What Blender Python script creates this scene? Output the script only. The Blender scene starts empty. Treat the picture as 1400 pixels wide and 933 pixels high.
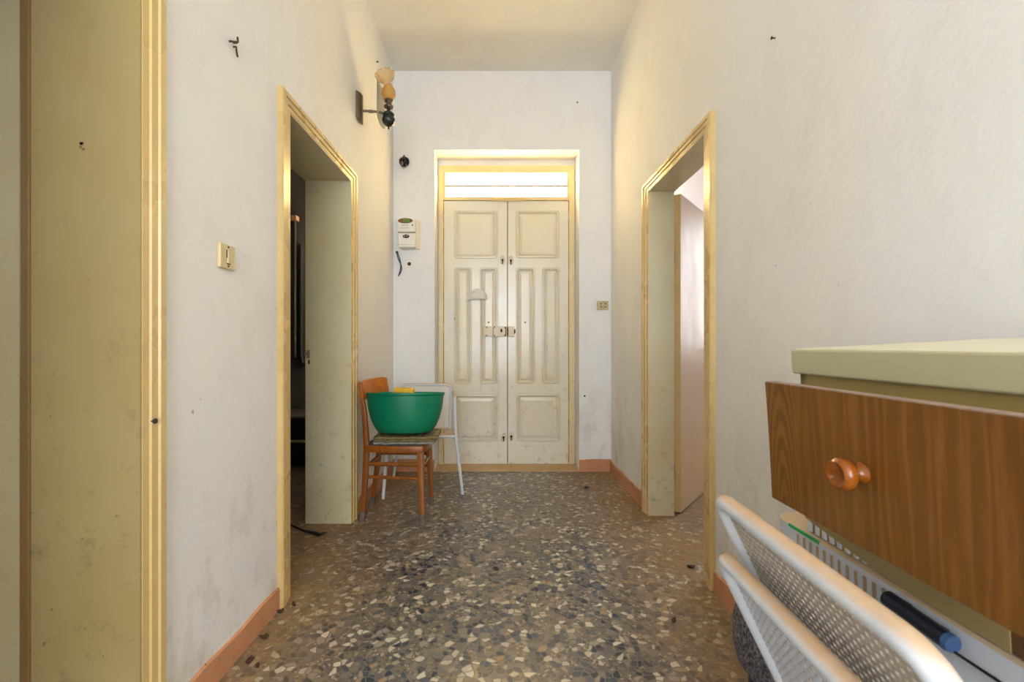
import bpy, bmesh, math, random
from mathutils import Vector, Matrix, noise as mnoise
random.seed(7)
PI = math.pi
SC = bpy.context.scene
COL = SC.collection

# ---------------------------------------------------------------- helpers
def srgb(r, g, b):
    def f(c):
        c /= 255.0
        return c / 12.92 if c <= 0.04045 else ((c + 0.055) / 1.055) ** 2.4
    return (f(r), f(g), f(b), 1.0)

class MB:
    """collects shapes into one bmesh"""
    def __init__(self):
        self.bm = bmesh.new()
    def poly(self, pts):
        vs = [self.bm.verts.new(p) for p in pts]
        try:
            return self.bm.faces.new(vs)
        except ValueError:
            return None
    def box(self, x0, x1, y0, y1, z0, z1, bev=0.0, mat=None, seg=2):
        r = bmesh.ops.create_cube(self.bm, size=1.0)
        vs = r['verts']
        for v in vs:
            v.co = Vector(((x0 + x1) / 2 + v.co.x * (x1 - x0), (y0 + y1) / 2 + v.co.y * (y1 - y0), (z0 + z1) / 2 + v.co.z * (z1 - z0)))
        if bev > 0:
            es = list({e for v in vs for e in v.link_edges})
            r2 = bmesh.ops.bevel(self.bm, geom=es, offset=bev, segments=seg, profile=0.5, affect='EDGES')
            vs = list({v for f in r2['faces'] for v in f.verts} | {v for v in vs if v.is_valid})
        if mat is not None:
            for v in vs:
                if v.is_valid: v.co = mat @ v.co
        return self
    def tube(self, pts, r, seg=10, cap=True, flat=1.0):
        """tube along pts; r a number or list"""
        pts = [Vector(p) for p in pts]
        n = len(pts)
        rs = r if isinstance(r, (list, tuple)) else [r] * n
        rings = []
        up = None
        for i, p in enumerate(pts):
            if i == 0: t = pts[1] - pts[0]
            elif i == n - 1: t = pts[-1] - pts[-2]
            else: t = (pts[i + 1] - p).normalized() + (p - pts[i - 1]).normalized()
            t.normalize()
            if up is None:
                a = Vector((0, 0, 1)) if abs(t.z) < 0.9 else Vector((1, 0, 0))
                up = (a - a.dot(t) * t).normalized()
            else:
                up = (up - up.dot(t) * t).normalized()
            s = t.cross(up)
            rings.append([self.bm.verts.new(p + rs[i] * (math.cos(2 * PI * k / seg) * up * flat + math.sin(2 * PI * k / seg) * s)) for k in range(seg)])
        for a, b in zip(rings, rings[1:]):
            for k in range(seg):
                self.bm.faces.new((a[k], a[(k + 1) % seg], b[(k + 1) % seg], b[k]))
        if cap:
            self.bm.faces.new(rings[0][::-1]); self.bm.faces.new(rings[-1])
        return self
    def lathe(self, prof, seg=32, mat=None, sx=1.0, sy=1.0, ripple=None):
        """prof: list of (r, z) around z axis; r==0 gives a pole"""
        rings = []
        for (r, z) in prof:
            if r <= 1e-6:
                rings.append([self.bm.verts.new((0, 0, z))])
            else:
                ring = []
                for k in range(seg):
                    a = 2 * PI * k / seg
                    rr = r * (1 + (ripple(a, z) if ripple else 0))
                    ring.append(self.bm.verts.new((rr * math.cos(a) * sx, rr * math.sin(a) * sy, z)))
                rings.append(ring)
        for a, b in zip(rings, rings[1:]):
            if len(a) == 1 and len(b) == 1: continue
            for k in range(seg):
                k2 = (k + 1) % seg
                if len(a) == 1: self.bm.faces.new((a[0], b[k2], b[k]))
                elif len(b) == 1: self.bm.faces.new((a[k], a[k2], b[0]))
                else: self.bm.faces.new((a[k], a[k2], b[k2], b[k]))
        if mat is not None:
            for ring in rings:
                for v in ring: v.co = mat @ v.co
        return self
    def prism(self, outline, axis, a0, a1):
        """extrude a 2D outline between a0 and a1 along an axis; outline in the other two coords"""
        def p(u, v, w):
            return {'x': (w, u, v), 'y': (u, w, v), 'z': (u, v, w)}[axis]
        A = [self.bm.verts.new(p(u, v, a0)) for u, v in outline]
        B = [self.bm.verts.new(p(u, v, a1)) for u, v in outline]
        n = len(A)
        self.bm.faces.new(A); self.bm.faces.new(B[::-1])
        for k in range(n):
            self.bm.faces.new((A[k], B[k], B[(k + 1) % n], A[(k + 1) % n]))
        return self
    def shift(self, v):
        v = Vector(v)
        for x in self.bm.verts: x.co -= v
        return self
    def xf(self, m):
        for x in self.bm.verts: x.co = m @ x.co
        return self

def finish(name, mb, mat, parent=None, smooth=False, base=None, world=None):
    """link the collected mesh as ONE object. base: origin for a top-level mesh.
    world: location of the parent thing when the shapes are in world coordinates."""
    bm = mb.bm
    if world is not None: mb.shift(world)
    loc = Vector((0, 0, 0))
    if parent is None:
        if base is None:
            xs = [v.co for v in bm.verts]
            loc = Vector(((min(v.x for v in xs) + max(v.x for v in xs)) / 2, (min(v.y for v in xs) + max(v.y for v in xs)) / 2, min(v.z for v in xs)))
        else:
            loc = Vector(base)
        mb.shift(loc)
    bmesh.ops.recalc_face_normals(bm, faces=bm.faces)
    me = bpy.data.meshes.new(name)
    bm.to_mesh(me); bm.free()
    me.materials.append(mat)
    if smooth:
        for p in me.polygons: p.use_smooth = True
        if smooth == 'auto':
            me.set_sharp_from_angle(angle=math.radians(40))
    o = bpy.data.objects.new(name, me)
    COL.objects.link(o)
    o.location = loc
    if parent is not None: o.parent = parent
    return o

def tag(o, label=None, cat=None, group=None, kind=None):
    if label: o['label'] = label
    if cat: o['category'] = cat
    if group: o['group'] = group
    if kind: o['kind'] = kind
    return o

def thing(name, loc, label, cat, group=None, rot=(0, 0, 0), kind=None):
    o = bpy.data.objects.new(name, None)
    o.empty_display_size = 0.05
    COL.objects.link(o)
    o.location = loc; o.rotation_euler = rot
    return tag(o, label, cat, group, kind)

# ---------------------------------------------------------------- materials
class N:
    def __init__(self, name):
        self.m = bpy.data.materials.new(name)
        self.m.use_nodes = True
        self.t = self.m.node_tree
        self.n = self.t.nodes; self.l = self.t.links
        self.b = self.n['Principled BSDF']
        self.out = self.n['Material Output']
        self.tc = self.n.new('ShaderNodeTexCoord')
        self.geo = self.n.new('ShaderNodeNewGeometry')
    def link(self, a, b): self.l.new(a, b)
    def val(self, node, k, v):
        node.inputs[k].default_value = v
    def mapping(self, scale=(1, 1, 1), loc=(0, 0, 0), rot=(0, 0, 0), src=None):
        mp = self.n.new('ShaderNodeMapping')
        mp.inputs['Scale'].default_value = scale; mp.inputs['Location'].default_value = loc; mp.inputs['Rotation'].default_value = rot
        self.link(src or self.tc.outputs['Object'], mp.inputs['Vector'])
        return mp.outputs['Vector']
    def noise(self, scale, vec=None, detail=4, rough=0.55, dist=0.0):
        t = self.n.new('ShaderNodeTexNoise')
        t.inputs['Scale'].default_value = scale; t.inputs['Detail'].default_value = detail
        t.inputs['Roughness'].default_value = rough; t.inputs['Distortion'].default_value = dist
        self.link(vec or self.tc.outputs['Object'], t.inputs['Vector'])
        return t.outputs['Fac']
    def ramp(self, fac, stops, interp='LINEAR'):
        r = self.n.new('ShaderNodeValToRGB')
        r.color_ramp.interpolation = interp
        e = r.color_ramp.elements
        while len(e) < len(stops): e.new(0.5)
        for el, (p, c) in zip(e, stops):
            el.position = p
            el.color = c if len(c) == 4 else (*c, 1)
        self.link(fac, r.inputs['Fac'])
        return r.outputs['Color']
    def mix(self, fac, a, b, mode='MIX'):
        m = self.n.new('ShaderNodeMix'); m.data_type = 'RGBA'; m.blend_type = mode
        for s, v in ((m.inputs[0], fac), (m.inputs[6], a), (m.inputs[7], b)):
            if hasattr(v, 'is_linked') or isinstance(v, bpy.types.NodeSocket): self.link(v, s)
            else: s.default_value = v
        return m.outputs[2]
    def math(self, op, a, b=None, clamp=False):
        m = self.n.new('ShaderNodeMath'); m.operation = op; m.use_clamp = clamp
        for s, v in ((m.inputs[0], a), (m.inputs[1], b)):
            if v is None: continue
            if isinstance(v, bpy.types.NodeSocket): self.link(v, s)
            else: s.default_value = v
        return m.outputs[0]
    def bump(self, h, strength=0.2, dist=0.01):
        b = self.n.new('ShaderNodeBump')
        b.inputs['Strength'].default_value = strength; b.inputs['Distance'].default_value = dist
        self.link(h, b.inputs['Height']); self.link(b.outputs['Normal'], self.b.inputs['Normal'])
    def color(self, c):
        if isinstance(c, bpy.types.NodeSocket): self.link(c, self.b.inputs['Base Color'])
        else: self.b.inputs['Base Color'].default_value = c
    def rough(self, v):
        if isinstance(v, bpy.types.NodeSocket): self.link(v, self.b.inputs['Roughness'])
        else: self.b.inputs['Roughness'].default_value = v
    def sep(self, vec):
        s = self.n.new('ShaderNodeSeparateXYZ'); self.link(vec, s.inputs[0]); return s.outputs

BLK, WHT = (0, 0, 0, 1), (1, 1, 1, 1)

def flat(name, col, rough=0.5, metal=0.0, spec=None, var=0.12, scale=9.0):
    m = N(name)
    f = m.noise(scale)
    dark = tuple(c * (1 - var * 2.2) for c in col[:3]) + (1,)
    lite = tuple(min(1, c * (1 + var)) for c in col[:3]) + (1,)
    m.color(m.ramp(f, [(0.3, dark), (0.7, lite)]))
    m.rough(rough); m.b.inputs['Metallic'].default_value = metal
    if spec is not None: m.b.inputs['Specular IOR Level'].default_value = spec
    return m.m

def plaster(name, col, stain, stain2):
    m = N(name)
    P = m.geo.outputs['Position']
    big = m.noise(0.9, P, 3)
    c = m.mix(m.ramp(big, [(0.35, BLK), (0.7, WHT)]), col, stain)
    # dust and scuffs, denser near the floor
    z = m.sep(P)[2]
    low = m.math('SUBTRACT', 1.0, m.math('MULTIPLY', z, 1.3), True)
    sc = m.noise(7.0, m.mapping((1, 1, 0.55), src=P), 6, 0.65)
    scm = m.math('MULTIPLY', m.ramp(sc, [(0.5, BLK), (0.75, WHT)]), m.math('ADD', m.math('MULTIPLY', low, 0.9), 0.10), True)
    c = m.mix(scm, c, stain2)
    # tiny specks
    sp = m.noise(38.0, P, 2, 0.5)
    spm = m.math('MULTIPLY', m.ramp(sp, [(0.775, BLK), (0.80, WHT)]), 0.5)
    c = m.mix(spm, c, srgb(110, 90, 70))
    m.color(c); m.rough(0.75)
    m.b.inputs['Specular IOR Level'].default_value = 0.25
    h = m.noise(22, P, 5)
    h2 = m.noise(2.2, P, 2)
    m.bump(m.math('ADD', h, m.math('MULTIPLY', h2, 2.5)), 0.18, 0.012)
    return m.m

def gloss_paint(name, col, col2, dirt, rough=0.28, amount=0.75):
    m = N(name)
    P = m.geo.outputs['Position']
    c = m.mix(m.ramp(m.noise(2.2, P, 3), [(0.35, BLK), (0.7, WHT)]), col, col2)
    z = m.sep(P)[2]
    low = m.math('SUBTRACT', 1.15, m.math('MULTIPLY', z, 0.8), True)
    scm = m.math('MULTIPLY', m.ramp(m.noise(16, P, 6, 0.7), [(0.56, BLK), (0.72, WHT)]), m.math('ADD', m.math('MULTIPLY', low, 0.5), 0.08), True)
    c = m.mix(m.math('MULTIPLY', scm, amount), c, dirt)
    spm = m.math('MULTIPLY', m.ramp(m.noise(60, P, 2), [(0.72, BLK), (0.75, WHT)]), m.math('ADD', m.math('MULTIPLY', low, 0.6), 0.15))
    c = m.mix(m.math('MULTIPLY', spm, amount), c, srgb(92, 66, 40))
    m.color(c)
    m.rough(m.ramp(m.noise(5, P, 3), [(0.3, (rough,) * 3), (0.8, (rough + 0.12,) * 3)]))
    m.bump(m.noise(14, P, 3), 0.06, 0.01)
    return m.m

M = {}
M['wall'] = plaster('wall_plaster', srgb(236, 235, 233), srgb(234, 230, 222), srgb(186, 168, 144))
M['wall_far'] = plaster('wall_far_plaster', srgb(240, 240, 240), srgb(237, 236, 234), srgb(184, 172, 158))
M['ceiling'] = plaster('ceiling_plaster', srgb(238, 235, 228), srgb(233, 226, 214), srgb(200, 178, 146))
M['room'] = plaster('room_plaster', srgb(214, 212, 222), srgb(206, 203, 212), srgb(180, 172, 170))
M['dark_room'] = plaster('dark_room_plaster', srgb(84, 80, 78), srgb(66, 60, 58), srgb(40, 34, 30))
M['trim'] = gloss_paint('trim_paint', srgb(214, 187, 130), srgb(209, 178, 116), srgb(140, 104, 60), 0.24, 0.42)
M['jamb'] = gloss_paint('jamb_paint', srgb(176, 156, 108), srgb(168, 144, 92), srgb(100, 84, 54), 0.3, 0.9)
M['jamb_mid'] = gloss_paint('jamb_paint_pale', srgb(214, 205, 172), srgb(204, 190, 150), srgb(124, 104, 66), 0.3, 0.9)
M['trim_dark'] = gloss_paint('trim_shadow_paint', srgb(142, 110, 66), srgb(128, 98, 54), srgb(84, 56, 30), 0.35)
M['door'] = gloss_paint('door_paint', srgb(234, 230, 216), srgb(232, 223, 198), srgb(150, 122, 84), 0.16, 0.8)
M['door_frame'] = gloss_paint('door_frame_paint', srgb(228, 210, 164), srgb(224, 200, 148), srgb(140, 108, 68), 0.2, 0.6)
M['door_line'] = gloss_paint('door_moulding_paint', srgb(230, 224, 206), srgb(228, 215, 184), srgb(140, 110, 72), 0.16, 0.9)
M['leaf_right'] = gloss_paint('side_leaf_paint', srgb(206, 184, 152), srgb(206, 176, 138), srgb(178, 144, 108), 0.38, 0.6)
M['leaf_left'] = gloss_paint('near_leaf_paint', srgb(214, 198, 156), srgb(206, 186, 138), srgb(140, 120, 80), 0.35, 0.8)
M['base'] = gloss_paint('baseboard_paint', srgb(204, 148, 112), srgb(192, 134, 94), srgb(120, 82, 50), 0.55, 0.9)
M['sill'] = gloss_paint('threshold_stone', srgb(200, 170, 128), srgb(186, 150, 104), srgb(120, 86, 52), 0.6, 0.9)

def terrazzo():
    m = N('terrazzo')
    P = m.geo.outputs['Position']
    # warp the coordinates a little so chips are irregular
    nt = m.n.new('ShaderNodeTexNoise'); nt.inputs['Scale'].default_value = 14; nt.inputs['Detail'].default_value = 2
    m.link(P, nt.inputs['Vector'])
    warp = m.n.new('ShaderNodeMix'); warp.data_type = 'RGBA'; warp.blend_type = 'LINEAR_LIGHT'
    warp.inputs[0].default_value = 0.018
    m.link(P, warp.inputs[6]); m.link(nt.outputs['Color'], warp.inputs[7])
    V = warp.outputs[2]
    def vor(scale, feat):
        v = m.n.new('ShaderNodeTexVoronoi'); v.feature = feat; v.voronoi_dimensions = '2D'
        v.inputs['Scale'].default_value = scale; v.inputs['Randomness'].default_value = 1.0
        m.link(V, v.inputs['Vector']); return v
    a = vor(40, 'F1'); e = vor(40, 'DISTANCE_TO_EDGE')
    r1 = m.sep(a.outputs['Color'])
    pal = [(0.0, srgb(52, 60, 74)), (0.22, srgb(76, 84, 96)), (0.38, srgb(106, 104, 104)), (0.48, srgb(136, 126, 114)), (0.62, srgb(164, 152, 138)),
           (0.74, srgb(206, 194, 174)), (0.87, srgb(226, 217, 198)), (0.95, srgb(168, 142, 112))]
    chips = m.ramp(r1[0], pal, 'CONSTANT')
    b = vor(92, 'F1'); e2 = vor(92, 'DISTANCE_TO_EDGE')
    r2 = m.sep(b.outputs['Color'])
    small = m.ramp(r2[0], [(0, srgb(82, 84, 92)), (0.35, srgb(130, 118, 102)), (0.70, srgb(180, 166, 142)), (0.85, srgb(100, 94, 90))], 'CONSTANT')
    grout = srgb(122, 113, 100)
    small = m.mix(m.ramp(e2.outputs['Distance'], [(0.0, BLK), (0.12, WHT)]), grout, small)
    # about a third of the large cells are broken into small chips
    brk = m.ramp(r1[1], [(0.0, WHT), (0.40, BLK)], 'CONSTANT')
    c = m.mix(brk, chips, small)
    c = m.mix(m.ramp(e.outputs['Distance'], [(0.05, BLK), (0.11, WHT)]), grout, c)
    # dust: along the walls, and in patches
    s = m.sep(P)
    ax = m.math('ABSOLUTE', s[0])
    side = m.ramp(ax, [(0.42, BLK), (0.95, WHT)])
    dn = m.noise(3.2, P, 5, 0.65)
    fine = m.noise(30, P, 4, 0.7)
    far = m.ramp(m.math('MULTIPLY', s[1], 0.25), [(0.55, BLK), (0.97, WHT)])
    d = m.math('ADD', m.math('MULTIPLY', side, 0.95), m.math('MULTIPLY', far, 0.22))
    d = m.math('MULTIPLY', d, m.ramp(dn, [(0.25, (0.45,) * 3), (0.65, WHT)]))
    d = m.math('ADD', d, m.math('MULTIPLY', m.ramp(dn, [(0.45, BLK), (0.8, WHT)]), 0.30), True)
    d = m.math('MULTIPLY', d, m.ramp(fine, [(0.25, (0.6,) * 3), (0.6, WHT)]), True)
    c = m.mix(m.math('MULTIPLY', d, 0.88), c, srgb(164, 128, 78))
    c = m.mix(1.0, c, (0.80, 0.80, 0.80, 1), 'MULTIPLY')
    m.color(c)
    m.rough(m.math('ADD', 0.24, m.math('MULTIPLY', d, 0.6), True))
    m.bump(m.math('ADD', fine, m.math('MULTIPLY', m.ramp(e.outputs['Distance'], [(0.0, BLK), (0.09, WHT)]), 0.6)), 0.10, 0.004)
    return m.m
M['floor'] = terrazzo()

def wood(name, c1, c2, c3, axis='z', rough=0.35, scale=1.0, band=26, heart=None):
    m = N(name)
    sc = {'z': (1, 1, 0.07), 'x': (0.07, 1, 1), 'y': (1, 0.07, 1)}[axis]
    v = m.mapping(tuple(s * scale for s in sc))
    w = m.n.new('ShaderNodeTexWave'); w.wave_type = 'BANDS'; w.bands_direction = {'z': 'Y', 'x': 'Y', 'y': 'X'}[axis]
    w.inputs['Scale'].default_value = band; w.inputs['Distortion'].default_value = 11.0; w.inputs['Detail'].default_value = 4; w.inputs['Detail Scale'].default_value = 2.6
    m.link(v, w.inputs['Vector'])
    f = m.noise(170, v, 4, 0.65)
    g = m.noise(46, v, 3, 0.6)
    big = m.noise(7, v, 3)
    c = m.ramp(w.outputs['Fac'], [(0.1, tuple(x * .45 + y * .55 for x, y in zip(c2, c1))), (0.55, c1), (0.95, tuple(x * .6 + y * .4 for x, y in zip(c3, c1)))])
    c = m.mix(m.math('MULTIPLY', m.ramp(f, [(0.42, BLK), (0.68, WHT)]), 0.5), c, c2)
    c = m.mix(m.math('MULTIPLY', m.ramp(g, [(0.45, BLK), (0.65, WHT)]), 0.4), c, c2)
    c = m.mix(m.math('MULTIPLY', m.ramp(big, [(0.35, BLK), (0.65, WHT)]), 0.45), c, c3)
    if heart:
        rv = m.mapping((0, 1, 0.16), (0, -heart[0], -heart[1] * 0.16))
        rw = m.n.new('ShaderNodeTexWave'); rw.wave_type = 'RINGS'; rw.rings_direction = 'X'
        rw.inputs['Scale'].default_value = 42; rw.inputs['Distortion'].default_value = 2.2; rw.inputs['Detail'].default_value = 2; rw.inputs['Detail Scale'].default_value = 9
        m.link(rv, rw.inputs['Vector'])
        rc = m.ramp(rw.outputs['Fac'], [(0.15, c2), (0.5, c1), (0.9, c3)])
        yy = m.math('ABSOLUTE', m.math('SUBTRACT', m.sep(m.tc.outputs['Object'])[1], heart[0]))
        c = m.mix(m.math('MULTIPLY', m.ramp(yy, [(0.022, WHT), (0.05, BLK)]), 0.55), c, rc)
    m.color(c); m.rough(rough)
    m.bump(f, 0.05, 0.003)
    return m.m
M['drawer_wood'] = wood('drawer_wood', srgb(124, 76, 20), srgb(94, 53, 10), srgb(142, 94, 36), 'z', 0.40, 1.0, 16, (0.168, 0.03))
M['knob_wood'] = wood('knob_wood', srgb(146, 76, 14), srgb(110, 52, 8), srgb(162, 94, 28), 'x', 0.14, 1.0, 12)
M['chair_wood'] = wood('chair_wood', srgb(148, 80, 20), srgb(106, 54, 11), srgb(166, 96, 30), 'z', 0.32, 1.0, 10)
M['chair_back_wood'] = wood('chair_back_wood', srgb(180, 100, 22), srgb(156, 82, 14), srgb(194, 114, 32), 'y', 0.28, 1.0, 8)
M['dark_wood'] = flat('dark_wood', srgb(38, 30, 26), 0.5)
M['cream'] = flat('cream_laminate', srgb(172, 148, 90), 0.32, var=0.03)
M['cream_top'] = flat('cream_laminate_top', srgb(188, 180, 144), 0.26, var=0.02)
M['cream_glare'] = flat('cream_laminate_glare', srgb(232, 224, 184), 0.22, var=0.02)  # paler cream: window reflection on the cabinet top put into the colour
M['edge_lilac'] = flat('chipboard_edge', srgb(158, 132, 118), 0.7, scale=80)
M['olive'] = flat('olive_cream_rail', srgb(164, 146, 98), 0.4, var=0.04)
M['brown_board'] = flat('brown_board', srgb(104, 72, 40), 0.6)
M['seat_dark'] = flat('seat_dark', srgb(70, 60, 54), 0.5, scale=20)
M['dust_foot'] = flat('dusty_foot', srgb(118, 104, 92), 0.9, scale=40)
M['green'] = flat('green_plastic', srgb(0, 124, 88), 0.42, var=0.05, scale=4)
M['yellow'] = flat('yellow_sponge', srgb(236, 186, 58), 0.85, scale=30)
M['white_cloth'] = flat('white_cloth', srgb(226, 222, 214), 0.9)
M['brass_dark'] = flat('aged_metal', srgb(120, 104, 82), 0.42, 0.7)
M['plate_metal'] = flat('sconce_plate', srgb(158, 152, 118), 0.35, 0.2)
M['font'] = flat('dark_ceramic', srgb(48, 50, 46), 0.22, 0.3)
M['meter_white'] = flat('meter_white', srgb(240, 236, 226), 0.45, var=0.03)
M['meter_beige'] = flat('meter_beige', srgb(234, 222, 190), 0.5, var=0.03)
M['meter_line'] = flat('meter_grey', srgb(180, 176, 168), 0.6)
M['lcd'] = flat('meter_display', srgb(92, 128, 44), 0.3)
M['lcd_red'] = flat('meter_display_red', srgb(128, 72, 48), 0.3)
M['black'] = flat('black_plastic', srgb(24, 24, 26), 0.45)
M['wire_blue'] = flat('blue_grey_wire', srgb(58, 68, 96), 0.5)
M['red_wire'] = flat('red_wire', srgb(170, 60, 40), 0.5)
M['grey_wire'] = flat('grey_wire', srgb(150, 146, 134), 0.5)
M['ivory'] = flat('ivory_plastic', srgb(220, 200, 150), 0.35, var=0.05, scale=30)
M['ivory_dark'] = flat('ivory_plastic_aged', srgb(200, 186, 140), 0.4, var=0.08, scale=60)
M['slot'] = flat('dark_slot', srgb(50, 40, 28), 0.6)
M['rust'] = flat('rusty_iron', srgb(74, 58, 46), 0.7, 0.3, scale=60)
M['lock'] = gloss_paint('lock_paint', srgb(222, 208, 178), srgb(206, 186, 146), srgb(96, 66, 40), 0.3, 1.0)
M['hole'] = flat('keyhole_black', srgb(34, 24, 16), 0.7)
M['leaf'] = flat('dead_leaf', srgb(70, 46, 28), 0.85, scale=60)
M['crumb'] = flat('plaster_crumb', srgb(140, 112, 78), 0.9, scale=60)
M['grey_fabric'] = None
M['box_white'] = flat('white_plastic', srgb(214, 216, 220), 0.35, var=0.03)
M['scrape'] = flat('grey_scrape', srgb(120, 108, 84), 0.8, scale=300)
M['green_tape'] = flat('green_tape', srgb(40, 170, 84), 0.4)
M['rod'] = flat('dark_blue_rod', srgb(26, 32, 46), 0.3)
M['rod_cap'] = flat('blue_cap', srgb(56, 82, 120), 0.35)
M['steel'] = flat('worn_steel', srgb(160, 152, 136), 0.35, 0.6)
M['tan'] = flat('tan_strip', srgb(176, 130, 96), 0.6)

def dusted(name, col, dust, lo=0.25, hi=0.8, rough=0.35):
    """paint with dust that has settled on every upward surface"""
    m = N(name)
    nz = m.sep(m.geo.outputs['Normal'])[2]
    f = m.ramp(nz, [(lo, BLK), (hi, WHT)])
    f = m.math('MULTIPLY', f, m.ramp(m.noise(30, None, 4), [(0.2, (0.75,) * 3), (0.6, WHT)]))
    c = m.mix(f, col, dust)
    m.color(c); m.rough(m.math('ADD', rough, m.math('MULTIPLY', f, 0.4), True))
    return m.m
M['tube'] = dusted('white_tube', srgb(216, 218, 222), srgb(204, 172, 136))
M['tube_dusty'] = dusted('white_tube_dusty', srgb(196, 178, 152), srgb(190, 140, 84), -0.3, 0.5)
M['mesh'] = dusted('white_mesh', srgb(212, 216, 224), srgb(196, 160, 120), 0.55, 0.95)
M['mesh_dusty_shade'] = flat('white_mesh_dusty_shade', srgb(184, 172, 156), 0.6, var=0.08, scale=14)  # upper back's mesh: dust and shade both put into one darker tan
M['mesh_tan'] = dusted('white_mesh_backrest', srgb(240, 238, 232), srgb(206, 168, 124))

def fabric():
    m = N('grey_fabric')
    f = m.noise(140, None, 2, 0.7)
    m.color(m.ramp(f, [(0.35, srgb(44, 40, 40)), (0.5, srgb(84, 78, 78)), (0.68, srgb(128, 122, 124))]))
    m.rough(0.95); m.bump(f, 0.5, 0.004)
    return m.m
M['grey_fabric'] = fabric()

def newsprint(name, tint, ink):
    m = N(name)
    v = m.mapping((1, 1, 60))
    f = m.noise(26, v, 4, 0.75)
    c = m.ramp(f, [(0.42, ink), (0.52, tint), (0.64, tuple(min(1, x * 1.25) for x in tint[:3])), (0.72, srgb(150, 60, 40))])
    m.color(c); m.rough(0.75)
    return m.m
M['news1'] = newsprint('newsprint_olive', srgb(140, 122, 70), srgb(46, 42, 32))
M['news2'] = newsprint('newsprint_grey', srgb(158, 156, 148), srgb(52, 54, 56))
M['news3'] = newsprint('newsprint_tan', srgb(150, 132, 84), srgb(52, 46, 34))

def glassy(name, col, alpha_glass=0.5, rough=0.1):
    m = N(name)
    m.color(col); m.rough(rough)
    m.b.inputs['Transmission Weight'].default_value = alpha_glass
    m.b.inputs['IOR'].default_value = 1.3
    return m.m
M['amber'] = glassy('amber_glass', srgb(240, 190, 110), 0.45, 0.12)
M['frill'] = glassy('pale_amber_glass', srgb(250, 220, 170), 0.6, 0.12)
M['cap'] = glassy('milky_plastic', srgb(240, 236, 230), 0.15, 0.4)

def frosted():
    m = N('frosted_pane')
    t = m.n.new('ShaderNodeBsdfTranslucent'); t.inputs['Color'].default_value = (1.0, 0.93, 0.74, 1)
    g = m.n.new('ShaderNodeBsdfGlossy'); g.inputs['Roughness'].default_value = 0.2
    mx = m.n.new('ShaderNodeMixShader'); mx.inputs[0].default_value = 0.06
    m.link(t.outputs[0], mx.inputs[1]); m.link(g.outputs[0], mx.inputs[2]); m.link(mx.outputs[0], m.out.inputs['Surface'])
    return m.m
M['pane'] = frosted()

# ---------------------------------------------------------------- the setting
F = 622.0; VX, VY, CZ = 684.0, 472.0, 1.08       # only used to turn measured picture points into metres
XL, XR, YF, ZC = -0.912, 0.945, 3.883, 3.42
YB = -2.6
XLo, XRo = -1.173, 1.095                          # room-side faces of the side walls
CAT = {}
def struct(name, mb, mat, label, cat, smooth=False):
    o = finish(name, mb, mat, smooth=smooth)
    return tag(o, label, cat, kind='structure')

def wall_x(mb, x0, x1, y0, y1, openings, zt=ZC):
    """a wall slab along Y with door openings (ya, yb, ztop)"""
    y = y0
    for ya, yb, zt2 in openings:
        mb.box(x0, x1, y, ya, 0, zt)
        mb.box(x0, x1, ya, yb, zt2, zt)
        y = yb
    mb.box(x0, x1, y, y1, 0, zt)

b = MB(); b.box(-4.2, 4.2, -2.8, 5.4, -0.06, 0.0)
struct('floor', b, M['floor'], 'dusty grey and beige terrazzo floor of the hallway', 'floor')
b = MB(); b.box(-1.0, 1.0, YB - 0.1, YF + 0.05, ZC, ZC + 0.08)
struct('ceiling', b, M['ceiling'], 'plain off-white hallway ceiling', 'ceiling')
b = MB(); wall_x(b, XLo, XL, YB, 4.25, [(0.30, 1.145, 2.08), (1.945, 2.758, 2.08)])
struct('wall_left', b, M['wall'], 'off-white left hallway wall with two door openings', 'wall')
b = MB(); wall_x(b, XR, XRo, YB, 4.25, [(2.084, 2.88, 2.055)])
struct('wall_right', b, M['wall'], 'off-white right hallway wall with one door opening', 'wall')
# far wall with the door recess
RX0, RX1, RZ = -0.562, 0.674, 2.747
DX0, DX1, DZ = -0.552, 0.664, 2.691
b = MB()
b.box(XL - 0.02, RX0, YF, 4.25, 0, ZC + 0.02); b.box(RX1, XR + 0.02, YF, 4.25, 0, ZC + 0.02); b.box(RX0, RX1, YF, 4.25, RZ, ZC + 0.02)
b.box(RX0 - 0.01, RX1 + 0.01, 4.105, 4.25, DZ, RZ + 0.01)
b.box(RX0 - 0.005, DX0, 4.105, 4.25, 0, DZ + 0.01); b.box(DX1, RX1 + 0.005, 4.105, 4.25, 0, DZ + 0.01)
struct('wall_far', b, M['wall_far'], 'white end wall around the recessed double door', 'wall')
b = MB(); b.box(-1.0, 1.0, YB - 0.1, YB, 0, ZC)
struct('wall_back', b, M['wall'], 'wall behind the viewpoint closing the hallway', 'wall')
b = MB(); b.box(RX0, RX1, YF - 0.01, 4.11, 0, 0.012)
struct('trim_1', b, M['sill'], 'tan dusty stone threshold under the double door', 'threshold')

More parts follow.
